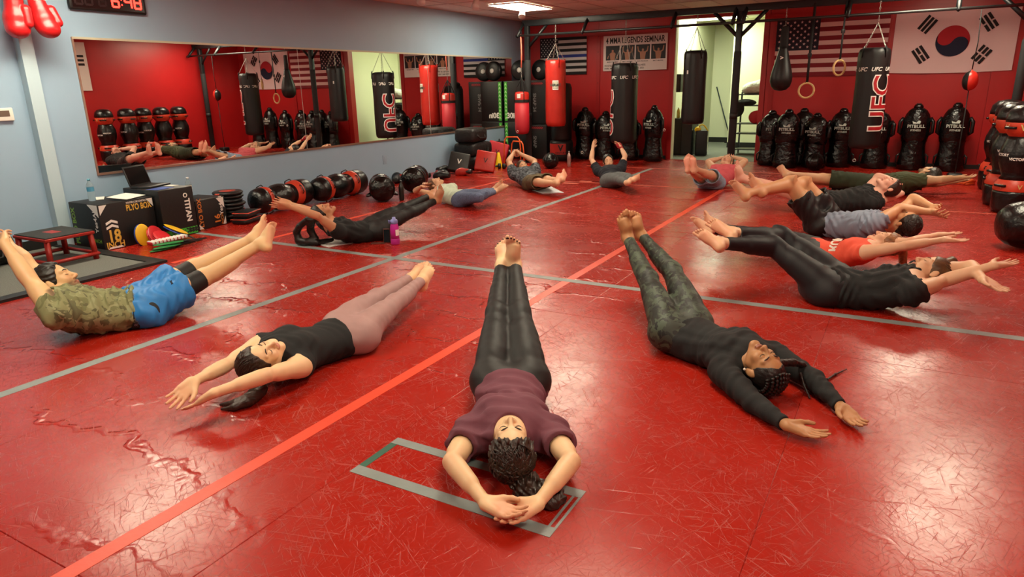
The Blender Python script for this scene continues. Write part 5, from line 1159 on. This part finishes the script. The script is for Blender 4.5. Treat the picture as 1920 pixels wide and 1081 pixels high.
t2 = empty('red_roll', (-2.72, 15.0, .641), 0, 'red rolled pad on the middle of the metal shelf', 'pad'); MB().lathe([(.10, -.2), (.125, -.18), (.125, .18), (.10, .2)], 24, Matrix.Translation((0, 0, .126)) @ Matrix.Rotation(math.pi / 2, 4, 'X')).build('roll', CRIM, t2); MB().lathe([(.127, -.02), (.127, .02)], 24, Matrix.Translation((0, 0, .126)) @ Matrix.Rotation(math.pi / 2, 4, 'X'), cap=False).build('strap', WEB, t2)
t2 = empty('jacket', (-2.95, 14.92, .98), 0, 'dark jacket draped over the metal shelf', 'jacket'); sdf_obj('jacket_body', [ell((0, 0, .07), np.eye(3), (.22, .12, .07), .04), ell((-.12, -.1, -.05), np.eye(3), (.13, .05, .16), .04)], mat('dark_cloth', '#1a1c1c', .8, bump=.6, bscale=20, bdist=.02), t2, .014)
MB().tube([(-.2, -.1, .0), (-.24, -.1, -.12), (-.22, -.1, -.24)], [.05, .045, .04], 10, flat=(.6, 1)).build('sleeve', mat('dark_cloth', '#1a1c1c', .8), t2)
def smooth(x, a, b):
    t = np.clip((x - a) / (b - a), 0, 1); return t * t * (3 - 2 * t)

def skin_tone(b, V, base, lip='#a8584c', sole='#c98468'):
    C = np.tile(np.array(srgb(base)), (len(V), 1))
    pink = np.array(srgb(sole)); J = b.J
    def blend(w, col): C[:] = C * (1 - w[:, None]) + col * w[:, None]
    for sd in 'LR':
        a, t = J['a' + sd], J['t' + sd]; so = J['sole' + sd]
        d = V - (a * .5 + t * .5); near = 1 - smooth(np.linalg.norm(d, axis=1), .12, .16)
        blend(near * .6 * smooth((V - a) @ so, .045, .075), pink)
        blend((1 - smooth(np.linalg.norm(V - t, axis=1), .02, .06)) * .35, pink)
        blend((1 - smooth(np.linalg.norm(V - J['e' + sd], axis=1), .03, .07)) * .22, pink)
        blend((1 - smooth(np.linalg.norm(V - J['k' + sd], axis=1), .04, .09)) * .18, pink)
        m = J['w' + sd] * .35 + J['f' + sd] * .65
        blend((1 - smooth(np.linalg.norm(V - m, axis=1), .05, .10)) * .38, pink)
    r, f, u = b.hf; q = b.hq; P = (V - J['hd']); x, y, z = P @ r / q, P @ f / q, P @ u / q
    fr = smooth(y, .05, .07)
    blend((1 - smooth(((x / .025) ** 2 + ((z + .066) / .012) ** 2), .7, 1.2)) * fr * .8, np.array(srgb(lip)))
    blend((1 - smooth(np.hypot(np.abs(x) - .042, z + .03), .012, .035)) * fr * .22, pink)
    blend((1 - smooth(np.hypot(x, z + .034), .008, .02)) * fr * .25, pink)
    return C

def person(key, label, sex, skin, hairc, top=None, bottoms=(), hair={}, heft=1.0, h=.0065, hc=.008, palm=None, curl=(.25, .25), splay=1.0, thumb=1.0, brow=None, extra=None, beard=None, lip='#a8584c', sole='#c98468', open_eyes=False):
    S, pts = POSE[key]
    J0 = {n: np.array(p) for n, p in zip(JN, pts)}
    d = J0['nk'] - J0['pv']; rz = math.atan2(-d[0], d[1])
    org = np.array([J0['pv'][0], J0['pv'][1], 0]); c, s_ = math.cos(-rz), math.sin(-rz)
    Rm = np.array([[c, -s_, 0], [s_, c, 0], [0, 0, 1]])
    W = lambda p: Rm @ (np.array(p, float) - org)
    J = {n: W(p) for n, p in J0.items()}; J['S'] = S
    pl = {k: Rm @ np.array(v, float) for k, v in (palm or dict(L=(0, 0, 1), R=(0, 0, 1))).items()}
    b = Body(J, sex, heft, pl, curl, splay, thumb)
    root = empty('person', tuple(org), rz, label, 'person')
    V, Q = b.build(h)
    me = np_mesh('body', V, Q)
    at = me.color_attributes.new('tone', 'FLOAT_COLOR', 'POINT')
    tone = skin_tone(b, V, skin, lip, sole)
    if beard:
        r, f, u = b.hf; q = b.hq; P = (V - b.J['hd']); x, y, z = P @ r / q, P @ f / q, P @ u / q
        w = smooth(-z, .045, .06) * smooth(y, .0, .02) * (1 - smooth(-z, .125, .14)) * .8 * (1 - np.exp(-((x / .024) ** 2 + ((z + .066) / .010) ** 2)))
        tone = tone * (1 - w[:, None]) + np.array(srgb(beard)) * w[:, None]
    at.data.foreach_set('color', np.c_[tone, np.ones(len(V))].astype(np.float32).ravel())
    link('body', me, vcol_mat('skin'), root)
    if top:
        t = dict(top); m = t.pop('mat'); nm = t.pop('name', 'shirt'); hh = t.pop('h', hc)
        link(nm, np_mesh(nm, *g_top(b, hh, **t)), m, root)
    for t in bottoms:
        t = dict(t); m = t.pop('mat'); nm = t.pop('name', 'leggings'); hh = t.pop('h', hc)
        link(nm, np_mesh(nm, *g_legs(b, hh, **t)), m, root)
    hr = dict(hair); tails = hr.pop('tails', ()); hh = hr.pop('h', max(h, .005)); cap = hr.pop('cap', True); lk = hr.pop('locks', None); cr = hr.pop('cornrows', False)
    hm = mat('hair_' + hairc, hairc, .42, bump=.8, bscale=130, var=.5, vscale=40, bdist=.004, stretch=(1, .22, .6))
    ch = [[(W(p), rr) for p, rr in tl] for tl in tails]
    if cap: link('hair', np_mesh('hair', *g_hair(b, hh, strands=ch, **hr)), hm, root)
    if lk is not None: hair_locks(b, **lk).build('hair_locks', hm, root)
    if cr:
        for mb in cornrows(b): mb.build('braid', hm, root)
    P = b.hp; q = b.hq
    bm = mat('brow_' + hairc, hairc, .6)
    for sg in (-1, 1):
        MB().tube([P(sg * .013, .0895, .020), P(sg * .030, .0845, .0265), P(sg * .048, .0700, .021)], [.0028 * q, .0036 * q, .0018 * q], 6).build('eyebrow', bm, root)
        MB().tube([P(sg * .0175, .0825, -.006), P(sg * .024, .0850, -.0085), P(sg * .031, .0855, -.0095), P(sg * .038, .0830, -.0085), P(sg * .0445, .0770, -.005)], [.001 * q, .0016 * q, .0018 * q, .0016 * q, .001 * q], 5).build('eyelashes', bm, root)
    if extra: extra(root, b, W)
    return root, b, W

cl = lambda n, c, **k: mat(n, c, k.pop('rough', .85), bump=k.pop('bump', .3), bscale=k.pop('bscale', 240), bdist=.0012, var=k.pop('var', .06), vscale=k.pop('vscale', 14), **k)
BLACK_T = cl('black_jersey', '#0d0e10'); BLACK_L = cl('black_leggings', '#0b0c0e', rough=.6)
MAROON = cl('maroon_jersey', '#6a3a48'); MAUVE = cl('mauve_leggings', '#9c7a78', rough=.62); 
CAMO_L = camo('camo_leggings', ['#2c332a', '#181c15', '#3e4a3a', '#0b0d0b'], 11, .6)
CAMO_T = camo('camo_shirt', ['#7e8058', '#6a6c46', '#5a5a3c', '#8a8c66'], 8)
CAMO_G = camo('grey_camo_shirt', ['#4a5058', '#2c3036', '#6a7078', '#22262c'], 16)
BLUE_S = cl('blue_shorts', '#1f78c0', rough=.55); MINT = cl('mint_shirt', '#b9c8b4'); HEATHER = cl('heather_leggings', '#56627e', var=.4, vscale=90)
OLIVE = cl('olive_shirt', '#3d4428'); OLIVE_S = cl('olive_shorts', '#26301a'); NAVY = cl('navy_shirt', '#141722'); GREY_L = cl('grey_leggings', '#55585a', var=.15, vscale=60)
PINK = cl('rose_shirt', '#c05058'); DENIM = cl('denim_shorts', '#8798ac', var=.2, vscale=50); GREY_T = cl('grey_blue_shirt', '#7f8a9c'); CORAL = cl('coral_shirt', '#e2543c'); BLACK_S = cl('black_shorts', '#0a0b0e', rough=.6); NAVY_L = cl('dark_navy_leggings', '#0b0e14', rough=.6)
OLIVE_BROWN = cl('olive_brown_shorts', '#5a4c34')
UP = (0, 0, 1)
BR = '#2a1b14'
JN = 'pv hL hR kL kR aL aR tL tR nk sL sR eL eR wL wR fL fR hd ht ns'.split()
POSE = {
    'p1': (1.654, [(-1.496,2.577,0.115),(-1.582,2.566,0.147),(-1.44,2.645,0.145),(-1.75,2.891,0.337),(-1.644,2.948,0.336),(-1.909,3.221,0.499),(-1.841,3.255,0.501),(-1.971,3.325,0.648),(-1.827,3.216,0.69),(-1.25,2.141,0.122),(-1.436,2.117,0.088),(-1.133,2.287,0.085),(-1.34,1.858,0.124),(-0.95,2.079,0.116),(-1.128,1.751,0.076),(-0.969,1.843,0.07),(-0.959,1.74,0.069),(-1.053,1.701,0.037),(-1.161,1.996,0.159),(-1.103,1.904,0.178),(-1.2,2.06,0.223)]),
    'p2': (1.700, [(-0.984,3.657,0.12),(-1.041,3.583,0.147),(-0.944,3.728,0.171),(-1.274,3.882,0.341),(-1.169,4.043,0.355),(-1.507,4.175,0.503),(-1.454,4.294,0.501),(-1.544,4.14,0.696),(-1.502,4.256,0.691),(-0.539,3.407,0.111),(-0.662,3.272,0.076),(-0.477,3.583,0.088),(-0.475,3.051,0.049),(-0.246,3.395,0.06),(-0.298,2.873,0.051),(-0.105,3.178,0.041),(-0.113,2.864,0.029),(0.002,3.031,0.019),(-0.464,3.255,0.137),(-0.371,3.184,0.102),(-0.451,3.237,0.253)]),
    'p3': (1.681, [(-2.725,2.811,0.111),(-2.809,2.834,0.13),(-2.635,2.811,0.115),(-2.865,3.241,0.175),(-2.693,3.217,0.172),(-2.908,3.65,0.198),(-2.784,3.615,0.206),(-2.912,3.819,0.295),(-2.812,3.786,0.298),(-2.796,2.311,0.132),(-2.969,2.382,0.135),(-2.615,2.329,0.087),(-2.923,2.097,0.12),(-2.556,2.056,0.158),(-2.842,1.861,0.145),(-2.628,1.815,0.152),(-2.831,1.7,0.076),(-2.748,1.719,0.067),(-2.724,2.164,0.168),(-2.725,2.048,0.189),(-2.666,2.202,0.257)]),
    'p4': (1.797, [(-4.326,2.601,0.12),(-4.42,2.611,0.13),(-4.243,2.549,0.12),(-4.393,3.031,0.257),(-4.219,2.976,0.22),(-4.135,3.356,0.425),(-3.966,3.283,0.42),(-4.158,3.523,0.551),(-3.99,3.436,0.563),(-4.537,2.116,0.217),(-4.713,2.203,0.229),(-4.356,2.045,0.205),(-4.92,2.187,0.458),(-4.589,2.04,0.408),(-5.178,2.233,0.52),(-4.766,2.032,0.611),(-5.353,2.277,0.578),(-4.937,2.097,0.658),(-4.665,2.228,0.328),(-4.73,2.195,0.43),(-4.589,2.308,0.345)]),
    'p5': (1.658, [(-4.614,5.305,0.111),(-4.701,5.321,0.132),(-4.549,5.246,0.126),(-4.585,5.699,0.244),(-4.432,5.623,0.224),(-4.513,6.087,0.329),(-4.373,6.017,0.299),(-4.545,6.27,0.383),(-4.281,6.019,0.466),(-4.812,4.857,0.192),(-4.972,4.939,0.195),(-4.647,4.782,0.163),(-5.231,5.017,0.289),(-4.685,4.565,0.356),(-5.463,4.961,0.359),(-4.838,4.383,0.461),(-5.58,4.839,0.416),(-4.958,4.257,0.498),(-4.919,4.864,0.315),(-4.979,4.774,0.349),(-4.861,4.916,0.391)]),
    'p6': (1.577, [(-4.915,7.357,0.11),(-4.891,7.429,0.114),(-4.903,7.272,0.094),(-4.558,7.245,0.177),(-4.547,7.134,0.156),(-4.605,7.627,0.182),(-4.508,7.518,0.184),(-4.466,7.647,0.298),(-4.358,7.559,0.293),(-5.365,7.507,0.154),(-5.276,7.662,0.167),(-5.33,7.347,0.105),(-5.54,7.703,0.12),(-5.557,7.195,0.178),(-5.655,7.521,0.218),(-5.367,7.078,0.256),(-5.505,7.451,0.228),(-5.207,7.033,0.256),(-5.496,7.579,0.213),(-5.598,7.579,0.234),(-5.425,7.582,0.285)]),
    'p7': (1.737, [(-4.714,9.0,0.11),(-4.643,9.056,0.117),(-4.764,8.925,0.107),(-4.372,8.735,0.181),(-4.46,8.631,0.157),(-4.05,8.463,0.223),(-4.103,8.4,0.187),(-4.056,8.636,0.323),(-4.1,8.558,0.308),(-5.098,9.345,0.188),(-4.936,9.449,0.192),(-5.186,9.174,0.173),(-5.079,9.673,0.329),(-5.356,9.341,0.353),(-5.305,9.615,0.445),(-5.411,9.578,0.445),(-5.465,9.694,0.484),(-5.413,9.759,0.471),(-5.191,9.491,0.24),(-5.251,9.513,0.345),(-5.104,9.422,0.253)]),
    'p8': (1.622, [(-3.716,9.589,0.11),(-3.649,9.638,0.126),(-3.797,9.572,0.105),(-3.391,9.342,0.181),(-3.509,9.301,0.15),(-3.209,8.991,0.203),(-3.28,8.977,0.164),(-3.15,9.164,0.242),(-3.247,9.156,0.209),(-3.941,10.01,0.204),(-3.773,10.075,0.209),(-4.096,9.918,0.176),(-3.797,10.285,0.392),(-4.266,10.054,0.35),(-3.933,10.451,0.506),(-4.306,10.207,0.534),(-4.057,10.509,0.607),(-4.329,10.345,0.632),(-4.009,10.113,0.312),(-4.036,10.126,0.423),(-3.95,10.018,0.317)]),
    'p9': (1.693, [(-2.361,9.98,0.111),(-2.282,9.94,0.104),(-2.444,9.984,0.09),(-2.275,9.55,0.245),(-2.443,9.586,0.209),(-2.39,9.169,0.361),(-2.487,9.201,0.354),(-2.435,9.155,0.559),(-2.537,9.205,0.549),(-2.264,10.469,0.211),(-2.109,10.366,0.244),(-2.454,10.45,0.226),(-2.044,10.636,0.331),(-2.6,10.691,0.299),(-2.23,10.806,0.364),(-2.457,10.897,0.34),(-2.34,10.945,0.372),(-2.38,11.057,0.352),(-2.304,10.592,0.319),(-2.284,10.685,0.39),(-2.311,10.507,0.4)]),
    'p10': (1.873, [(-0.402,10.274,0.115),(-0.435,10.186,0.162),(-0.438,10.37,0.113),(-0.924,10.146,0.187),(-0.897,10.328,0.139),(-1.325,9.932,0.248),(-1.312,10.135,0.182),(-1.477,10.05,0.35),(-1.467,10.22,0.314),(0.158,10.338,0.166),(0.118,10.138,0.211),(0.076,10.525,0.115),(0.442,10.135,0.231),(0.398,10.524,0.136),(0.672,10.296,0.249),(0.629,10.683,0.153),(0.835,10.406,0.256),(0.792,10.792,0.161),(0.321,10.352,0.267),(0.442,10.33,0.288),(0.288,10.445,0.343)]),
    'p11': (1.829, [(-0.775,8.589,0.11),(-0.781,8.492,0.125),(-0.819,8.676,0.121),(-1.21,8.456,0.252),(-1.249,8.64,0.245),(-1.646,8.487,0.355),(-1.685,8.665,0.345),(-1.715,8.453,0.554),(-1.742,8.643,0.552),(-0.242,8.709,0.179),(-0.24,8.508,0.135),(-0.342,8.887,0.162),(-0.12,8.798,0.155),(-0.232,9.106,0.36),(0.032,9.024,0.192),(-0.039,8.911,0.344),(-0.04,9.2,0.22),(-0.01,8.725,0.31),(-0.106,8.754,0.303),(0.006,8.794,0.317),(-0.169,8.72,0.394)]),
    'p12': (1.864, [(-0.614,7.299,0.113),(-0.656,7.202,0.135),(-0.535,7.341,0.146),(-0.936,7.146,0.515),(-0.818,7.272,0.499),(-1.254,6.799,0.439),(-1.128,6.938,0.456),(-1.435,6.843,0.566),(-1.3,6.999,0.579),(-0.086,7.119,0.171),(-0.171,6.943,0.185),(-0.006,7.31,0.172),(0.025,7.158,0.32),(0.129,7.528,0.365),(0.304,7.157,0.305),(0.297,7.308,0.324),(0.364,6.97,0.312),(0.358,7.122,0.329),(0.1,7.105,0.195),(0.199,7.027,0.236),(0.075,7.163,0.304)]),
    'p13': (1.666, [(-0.616,6.074,0.11),(-0.594,5.989,0.12),(-0.568,6.154,0.112),(-0.977,5.876,0.221),(-0.951,6.043,0.21),(-1.336,5.689,0.296),(-1.301,5.842,0.279),(-1.511,5.691,0.414),(-1.451,5.877,0.403),(-0.14,5.948,0.182),(-0.183,5.77,0.187),(-0.103,6.124,0.169),(0.093,5.741,0.273),(0.146,6.016,0.257),(0.332,5.81,0.328),(0.307,6.203,0.282),(0.502,5.86,0.323),(0.472,6.253,0.303),(-0.04,6.087,0.209),(0.059,6.112,0.242),(-0.13,6.092,0.268)]),
    'p14': (1.754, [(-0.362,5.007,0.113),(-0.348,4.912,0.12),(-0.322,5.083,0.154),(-0.714,4.953,0.361),(-0.684,5.114,0.398),(-1.012,4.635,0.422),(-0.97,4.8,0.467),(-1.209,4.638,0.52),(-1.16,4.826,0.547),(0.152,4.964,0.204),(0.146,4.777,0.172),(0.172,5.154,0.22),(0.33,5.01,0.226),(0.467,5.146,0.3),(0.565,5.011,0.346),(0.514,4.888,0.283),(0.706,5.13,0.358),(0.639,4.759,0.243),(0.244,5.116,0.248),(0.334,5.155,0.295),(0.142,5.094,0.289)]),
}
def polish(root, b, W):
    for p, (a, c, n), r in b.nails:
        T = Matrix(((a[0], c[0], n[0], p[0]), (a[1], c[1], n[1], p[1]), (a[2], c[2], n[2], p[2]), (0, 0, 0, 1)))
        MB().ball((0, 0, 0), r * .75, r * .72, r * .35, 10, 6, T).build('toenail', mat('dark_polish', '#2a1018', .25), root)
def earring(root, b, W):
    for sg in (-1, 1): MB().ball(b.hp(sg * .088, -.008, -.034), .0065, n=10, m=6).build('earring', mat('pearl', '#e8e0d0', .25), root)
def shorts_trim(root, b, W):
    t, c, r, f, w, d, h = b.stn[2]; c = c - b.up * .045
    pos = lambda a, y, e: c + b.up * y + r * (w + .030 + e) * math.sin(a) + f * (d + .030 + e) * math.cos(a)
    n = 48; V = []; F = []
    for k in range(n):
        a = 2 * math.pi * k / n
        for y, e in ((-.022, .0), (-.022, .006), (.022, .006), (.022, .0)): p = pos(a, y, e); p[2] = max(p[2], .002); V.append(p)
    for k in range(n):
        l = (k + 1) % n
        for j in range(4): F.append((k * 4 + j, l * 4 + j, l * 4 + (j + 1) % 4, k * 4 + (j + 1) % 4))
    wb_ = MB().add(V, F, True).build('waistband', cl('black_elastic', '#0c0d10'), root)
    T, TF = text_mesh('UNDER ARMOUR', .034, .02); V = [pos(1.15 + x / .15, y, .009) for x, y in T]
    MB().add(V, TF).build('lettering', cl('grey_elastic_print', '#5a6a78'), wb_)
    hj, k = b.J['hR'], b.J['kR']; thd = nrm(k - hj); fr = nrm(np.cross(b.rth, thd)); o = hj + thd * .20 + nrm(fr * .8 + b.rth * .6) * (b.thr[0] * .55 + b.thr[1] * .45 + .052)
    sd = nrm(b.rth - fr * .75); mb = MB()
    for s_ in (-1, 1): mb.tube([o + (sd * math.sin(q * .55) * .016 + thd * (s_ * (.016 - .020 * math.cos(q * .55)))) for q in range(-2, 3)], .003, 5)
    mb.build('logo_mark', cl('black_logo', '#0c1420'), root, label='small dark emblem on the blue shorts')
HN, CN = .0042, .0055       # near figures: body and cloth resolution
person('p1', 'person in maroon T-shirt and black leggings lying nearest the camera, hands joined overhead', 'f', '#e0bd92', BR,
       dict(mat=MAROON, sleeve=.50, hem=.06, off=.014, fold=.0075, seed=11, h=CN, wl=.055), [dict(mat=BLACK_L, length=1.93, h=CN, waist=.16)],
       dict(thick=.015, fold=.006, wl=.02, h=.0045, locks=dict(n=240, r=.0034, thick=.018, gather=(.2, -.5, .5), spread=.8, wavy=.004), tails=[[((-1.15, 2.0, .10), .05), ((-1.07, 1.93, .05), .045), ((-1.0, 1.915, .03), .03), ((-.955, 1.93, .025), .026), ((-.94, 1.975, .02), .018)], [((-1.12, 1.96, .08), .05), ((-1.03, 1.97, .03), .035), ((-.97, 2.0, .03), .022)]]),
       h=HN, curl=(.28, .22), splay=.7, extra=polish)
person('p2', 'person in black long-sleeved top and camouflage leggings with braided hair, arms overhead', 'f', '#a9794f', '#1d1715',
       dict(mat=BLACK_T, sleeve=1.93, hem=.16, off=.011, fold=.004, seed=12, h=CN, collar=False, neck=.062), [dict(mat=CAMO_L, length=1.92, h=CN, waist=.26, off=.004)],
       dict(thick=.003, fold=.001, wl=.016, h=.004, cornrows=True, tails=[[((-.40, 3.30, .16), .02), ((-.35, 3.36, .15), .018), ((-.31, 3.42, .12), .014), ((-.28, 3.44, .10), .008)], [((-.31, 3.36, .10), .007), ((-.286, 3.34, .05), .006), ((-.25, 3.29, .012), .004)], [((-.30, 3.44, .10), .008), ((-.26, 3.5, .05), .006), ((-.20, 3.55, .012), .006), ((-.17, 3.65, .008), .005), ((-.125, 3.75, .007), .003)]]),
       h=HN, curl=(.18, .2), splay=.8, lip='#7d4036', sole='#c08a62', extra=earring)
person('p3', 'person in black sleeveless top and mauve leggings with long dark hair on the mat', 'f', '#e0ba90', '#2c1c14',
       dict(mat=BLACK_T, sleeve=0, hem=.20, off=.011, fold=.003, seed=13, h=CN), [dict(mat=MAUVE, length=1.93, h=CN, waist=.36)],
       dict(thick=.008, fold=.002, wl=.014, h=.0045, locks=dict(n=150, r=.0026, thick=.009), tails=[[((-2.80, 2.17, .11), .045), ((-2.75, 2.13, .06), .04), ((-2.68, 2.10, .04), .036), ((-2.65, 2.03, .035), .032), ((-2.68, 1.96, .025), .022), ((-2.76, 1.93, .012), .008)], [((-2.66, 2.08, .04), .03), ((-2.64, 1.99, .03), .028), ((-2.66, 1.93, .02), .016), ((-2.72, 1.90, .01), .006)]]),
       h=HN, curl=(.12, .12), splay=1.0, palm=dict(L=(.5, .1, .8), R=(-.3, .1, .9)))
person('p4', 'person in olive camouflage T-shirt and bright blue shorts holding legs and arms raised', 'm', '#d8b080', '#17120f',
       dict(mat=CAMO_T, sleeve=.34, hem=.24, off=.018, fold=.012, seed=14, h=CN, wl=.06), [dict(mat=BLACK_S, name='tights', length=.95, off=.005, h=CN, waist=.1), dict(mat=BLUE_S, name='shorts', length=.62, off=.013, flare=.034, fold=.008, wl=.07, h=CN, waist=.22)],
       dict(thick=.012, fold=.004, wl=.02, h=.005), h=.005, heft=1.1, curl=(.5, .5), beard='#3a281e', extra=shorts_trim, palm=dict(L=(.7, -.7, 0), R=(-.7, .7, 0)))
person('p5', 'person in black T-shirt and black leggings on a white towel near the pink bottle', 'f', '#c08a66', '#17120f',
       dict(mat=BLACK_T, sleeve=.30, hem=.04, off=.012, fold=.008, seed=15), [dict(mat=BLACK_L, length=1.93)],
       dict(thick=.011, fold=.003, tails=[[((-4.96, 4.74, .26), .04), ((-5.02, 4.78, .15), .035), ((-4.99, 4.80, .06), .035), ((-5.05, 4.73, .04), .035), ((-5.13, 4.72, .05), .04), ((-5.15, 4.72, .13), .035), ((-5.08, 4.70, .20), .03), ((-4.97, 4.72, .28), .03)], [((-5.09, 4.72, .035), .032), ((-4.95, 4.79, .03), .03), ((-4.88, 4.92, .04), .02)]]),
       h=.0062, curl=(.05, .05), palm=dict(L=(.5, -.5, .5), R=(-.5, .5, .5)))
person('p6', 'person in pale mint shirt and heather blue leggings, hands behind head', 'f', '#d6ab88', '#6a4a30',
       dict(mat=MINT, sleeve=.28, hem=.08, off=.010, fold=.004, seed=16), [dict(mat=HEATHER, length=1.90)], dict(thick=.010, low=-.11, line=.008, locks=dict(n=60, r=.004, thick=.012)), h=.008, hc=.009)
def towel_pad(root, b, W): pass
person('p7', 'person in grey patterned shirt and brown shorts, hands joined above head by the orange hurdle', 'm', '#cf9f7c', '#4a3828',
       dict(mat=CAMO_G, sleeve=.5, hem=.06, off=.013, fold=.005, seed=17), [dict(mat=OLIVE_BROWN, name='shorts', length=.85, off=.010, flare=.025, fold=.006, waist=.12)], dict(thick=.007), h=.008, hc=.010, curl=(.3, .3), palm=dict(L=(-1, 0, 0), R=(1, 0, 0)))
def red_wrap(root, b, W):
    w, f = b.J['wL'], b.J['fL']; e = b.J['eL']
    d = f - w; MB().tube([w - nrm(w - e) * .05, w, w + d * .25, w + d * .50], [.034, .036, .046, .044], 12, flat=(.75, 1.0)).build('hand_wrap', cl('red_wrap', '#a01824'), root, label='red hand wrap around the wrist and palm')
person('p8', 'person in dark navy T-shirt and grey leggings with red hand wrap, arms up', 'f', '#d8ac8a', '#17120f',
       dict(mat=NAVY, sleeve=.55, hem=.10, off=.012, fold=.004, seed=18), [dict(mat=GREY_L, length=1.90, off=.006)], dict(thick=.012, low=-.12), h=.008, hc=.010, heft=1.1, palm=dict(L=(-1, 0, .3), R=(1, 0, .3)), extra=red_wrap)
person('p9', 'person in rose tank top and pale denim shorts with bare soles toward the camera', 'm', '#cf9f7e', '#8a7058',
       dict(mat=PINK, sleeve=.0, hem=.06, off=.014, fold=.005, seed=19), [dict(mat=DENIM, name='shorts', length=.85, off=.010, flare=.03, fold=.006, waist=.12)], dict(thick=.006), h=.008, hc=.010, curl=(.3, .3), sole='#d0806c')
person('p10', 'person in olive T-shirt and dark green shorts lying farthest along the back wall', 'm', '#c59a74', '#2c2620',
       dict(mat=OLIVE, sleeve=.55, hem=.10, off=.016, fold=.009, seed=20), [dict(mat=OLIVE_S, name='shorts', length=.80, off=.011, flare=.03, fold=.006, waist=.15)], dict(thick=.008), h=.008, hc=.010, beard='#5a4634', heft=1.1)
person('p11', 'person in black T-shirt and black shorts with hands at head, behind the grey shirt', 'm', '#dda992', '#2e211a',
       dict(mat=BLACK_T, sleeve=.42, hem=.08, off=.016, fold=.008, seed=21), [dict(mat=BLACK_S, name='shorts', length=.62, off=.011, flare=.03, fold=.006, waist=.13)], dict(thick=.007), h=.0075, hc=.009, heft=1.12, sole='#d88a78')
person('p12', 'person in grey-blue T-shirt and black shorts with knees bent, hands joined overhead', 'm', '#c9966c', '#241a15',
       dict(mat=GREY_T, sleeve=.38, hem=.10, off=.015, fold=.010, seed=22, h=.007), [dict(mat=BLACK_S, name='shorts', length=.66, off=.010, flare=.034, fold=.007, waist=.14)], dict(thick=.006, low=-.10, locks=dict(n=120, r=.003, thick=.007, spread=.9)), h=.007, hc=.008, curl=(.5, .5), palm=dict(L=(0, 1, .3), R=(0, -1, .3)))
def slogan(root, b, W):
    t, c, r, f, w, d, h = b.stn[4]; V, F = text_mesh('RUNS', .10, .04); mb = MB(); c = c - b.up * .06
    pos = lambda x, y, e=0: c + b.up * y + r * (w + .012 + e) * math.sin(x / .14) + f * (d + .030 + e) * math.cos(x / .14)
    mb.add([pos(x - .05, y, .006) for x, y in V], F); mb.build('lettering', cl('white_print', '#e8dcd0'), root, label='white lettering on the coral shirt')
person('p13', 'person in coral tank top with white lettering and dark leggings, arms reaching back', 'f', '#dcae8c', '#8a5a34',
       dict(mat=CORAL, sleeve=0, hem=.10, off=.010, fold=.004, seed=23), [dict(mat=NAVY_L, length=1.90)],
       dict(thick=.008, line=.008, locks=dict(n=90, r=.0034, thick=.010), tails=[[((.05, 6.13, .2), .03), ((.09, 6.2, .12), .03), ((.10, 6.18, .05), .03)]]), h=.0062, hc=.007, curl=(.1, .1), extra=slogan)
def ring(root, b, W): pass
person('p14', 'person in black T-shirt and black leggings with hair tied in a bun, arms stretched out', 'f', '#dcb08c', '#5c4026',
       dict(mat=BLACK_T, sleeve=.24, hem=.06, off=.014, fold=.009, seed=24, h=CN), [dict(mat=NAVY_L, length=1.90, h=CN, off=.006)],
       dict(thick=.006, fold=.001, line=.012, locks=dict(n=150, r=.0026, thick=.008, gather=(0, -.75, .5), spread=.12, down=.66), tails=[[((.33, 5.15, .31), .025), ((.36, 5.19, .31), .032), ((.375, 5.22, .30), .025)]]), h=.005, curl=(.12, .12), heft=1.2)
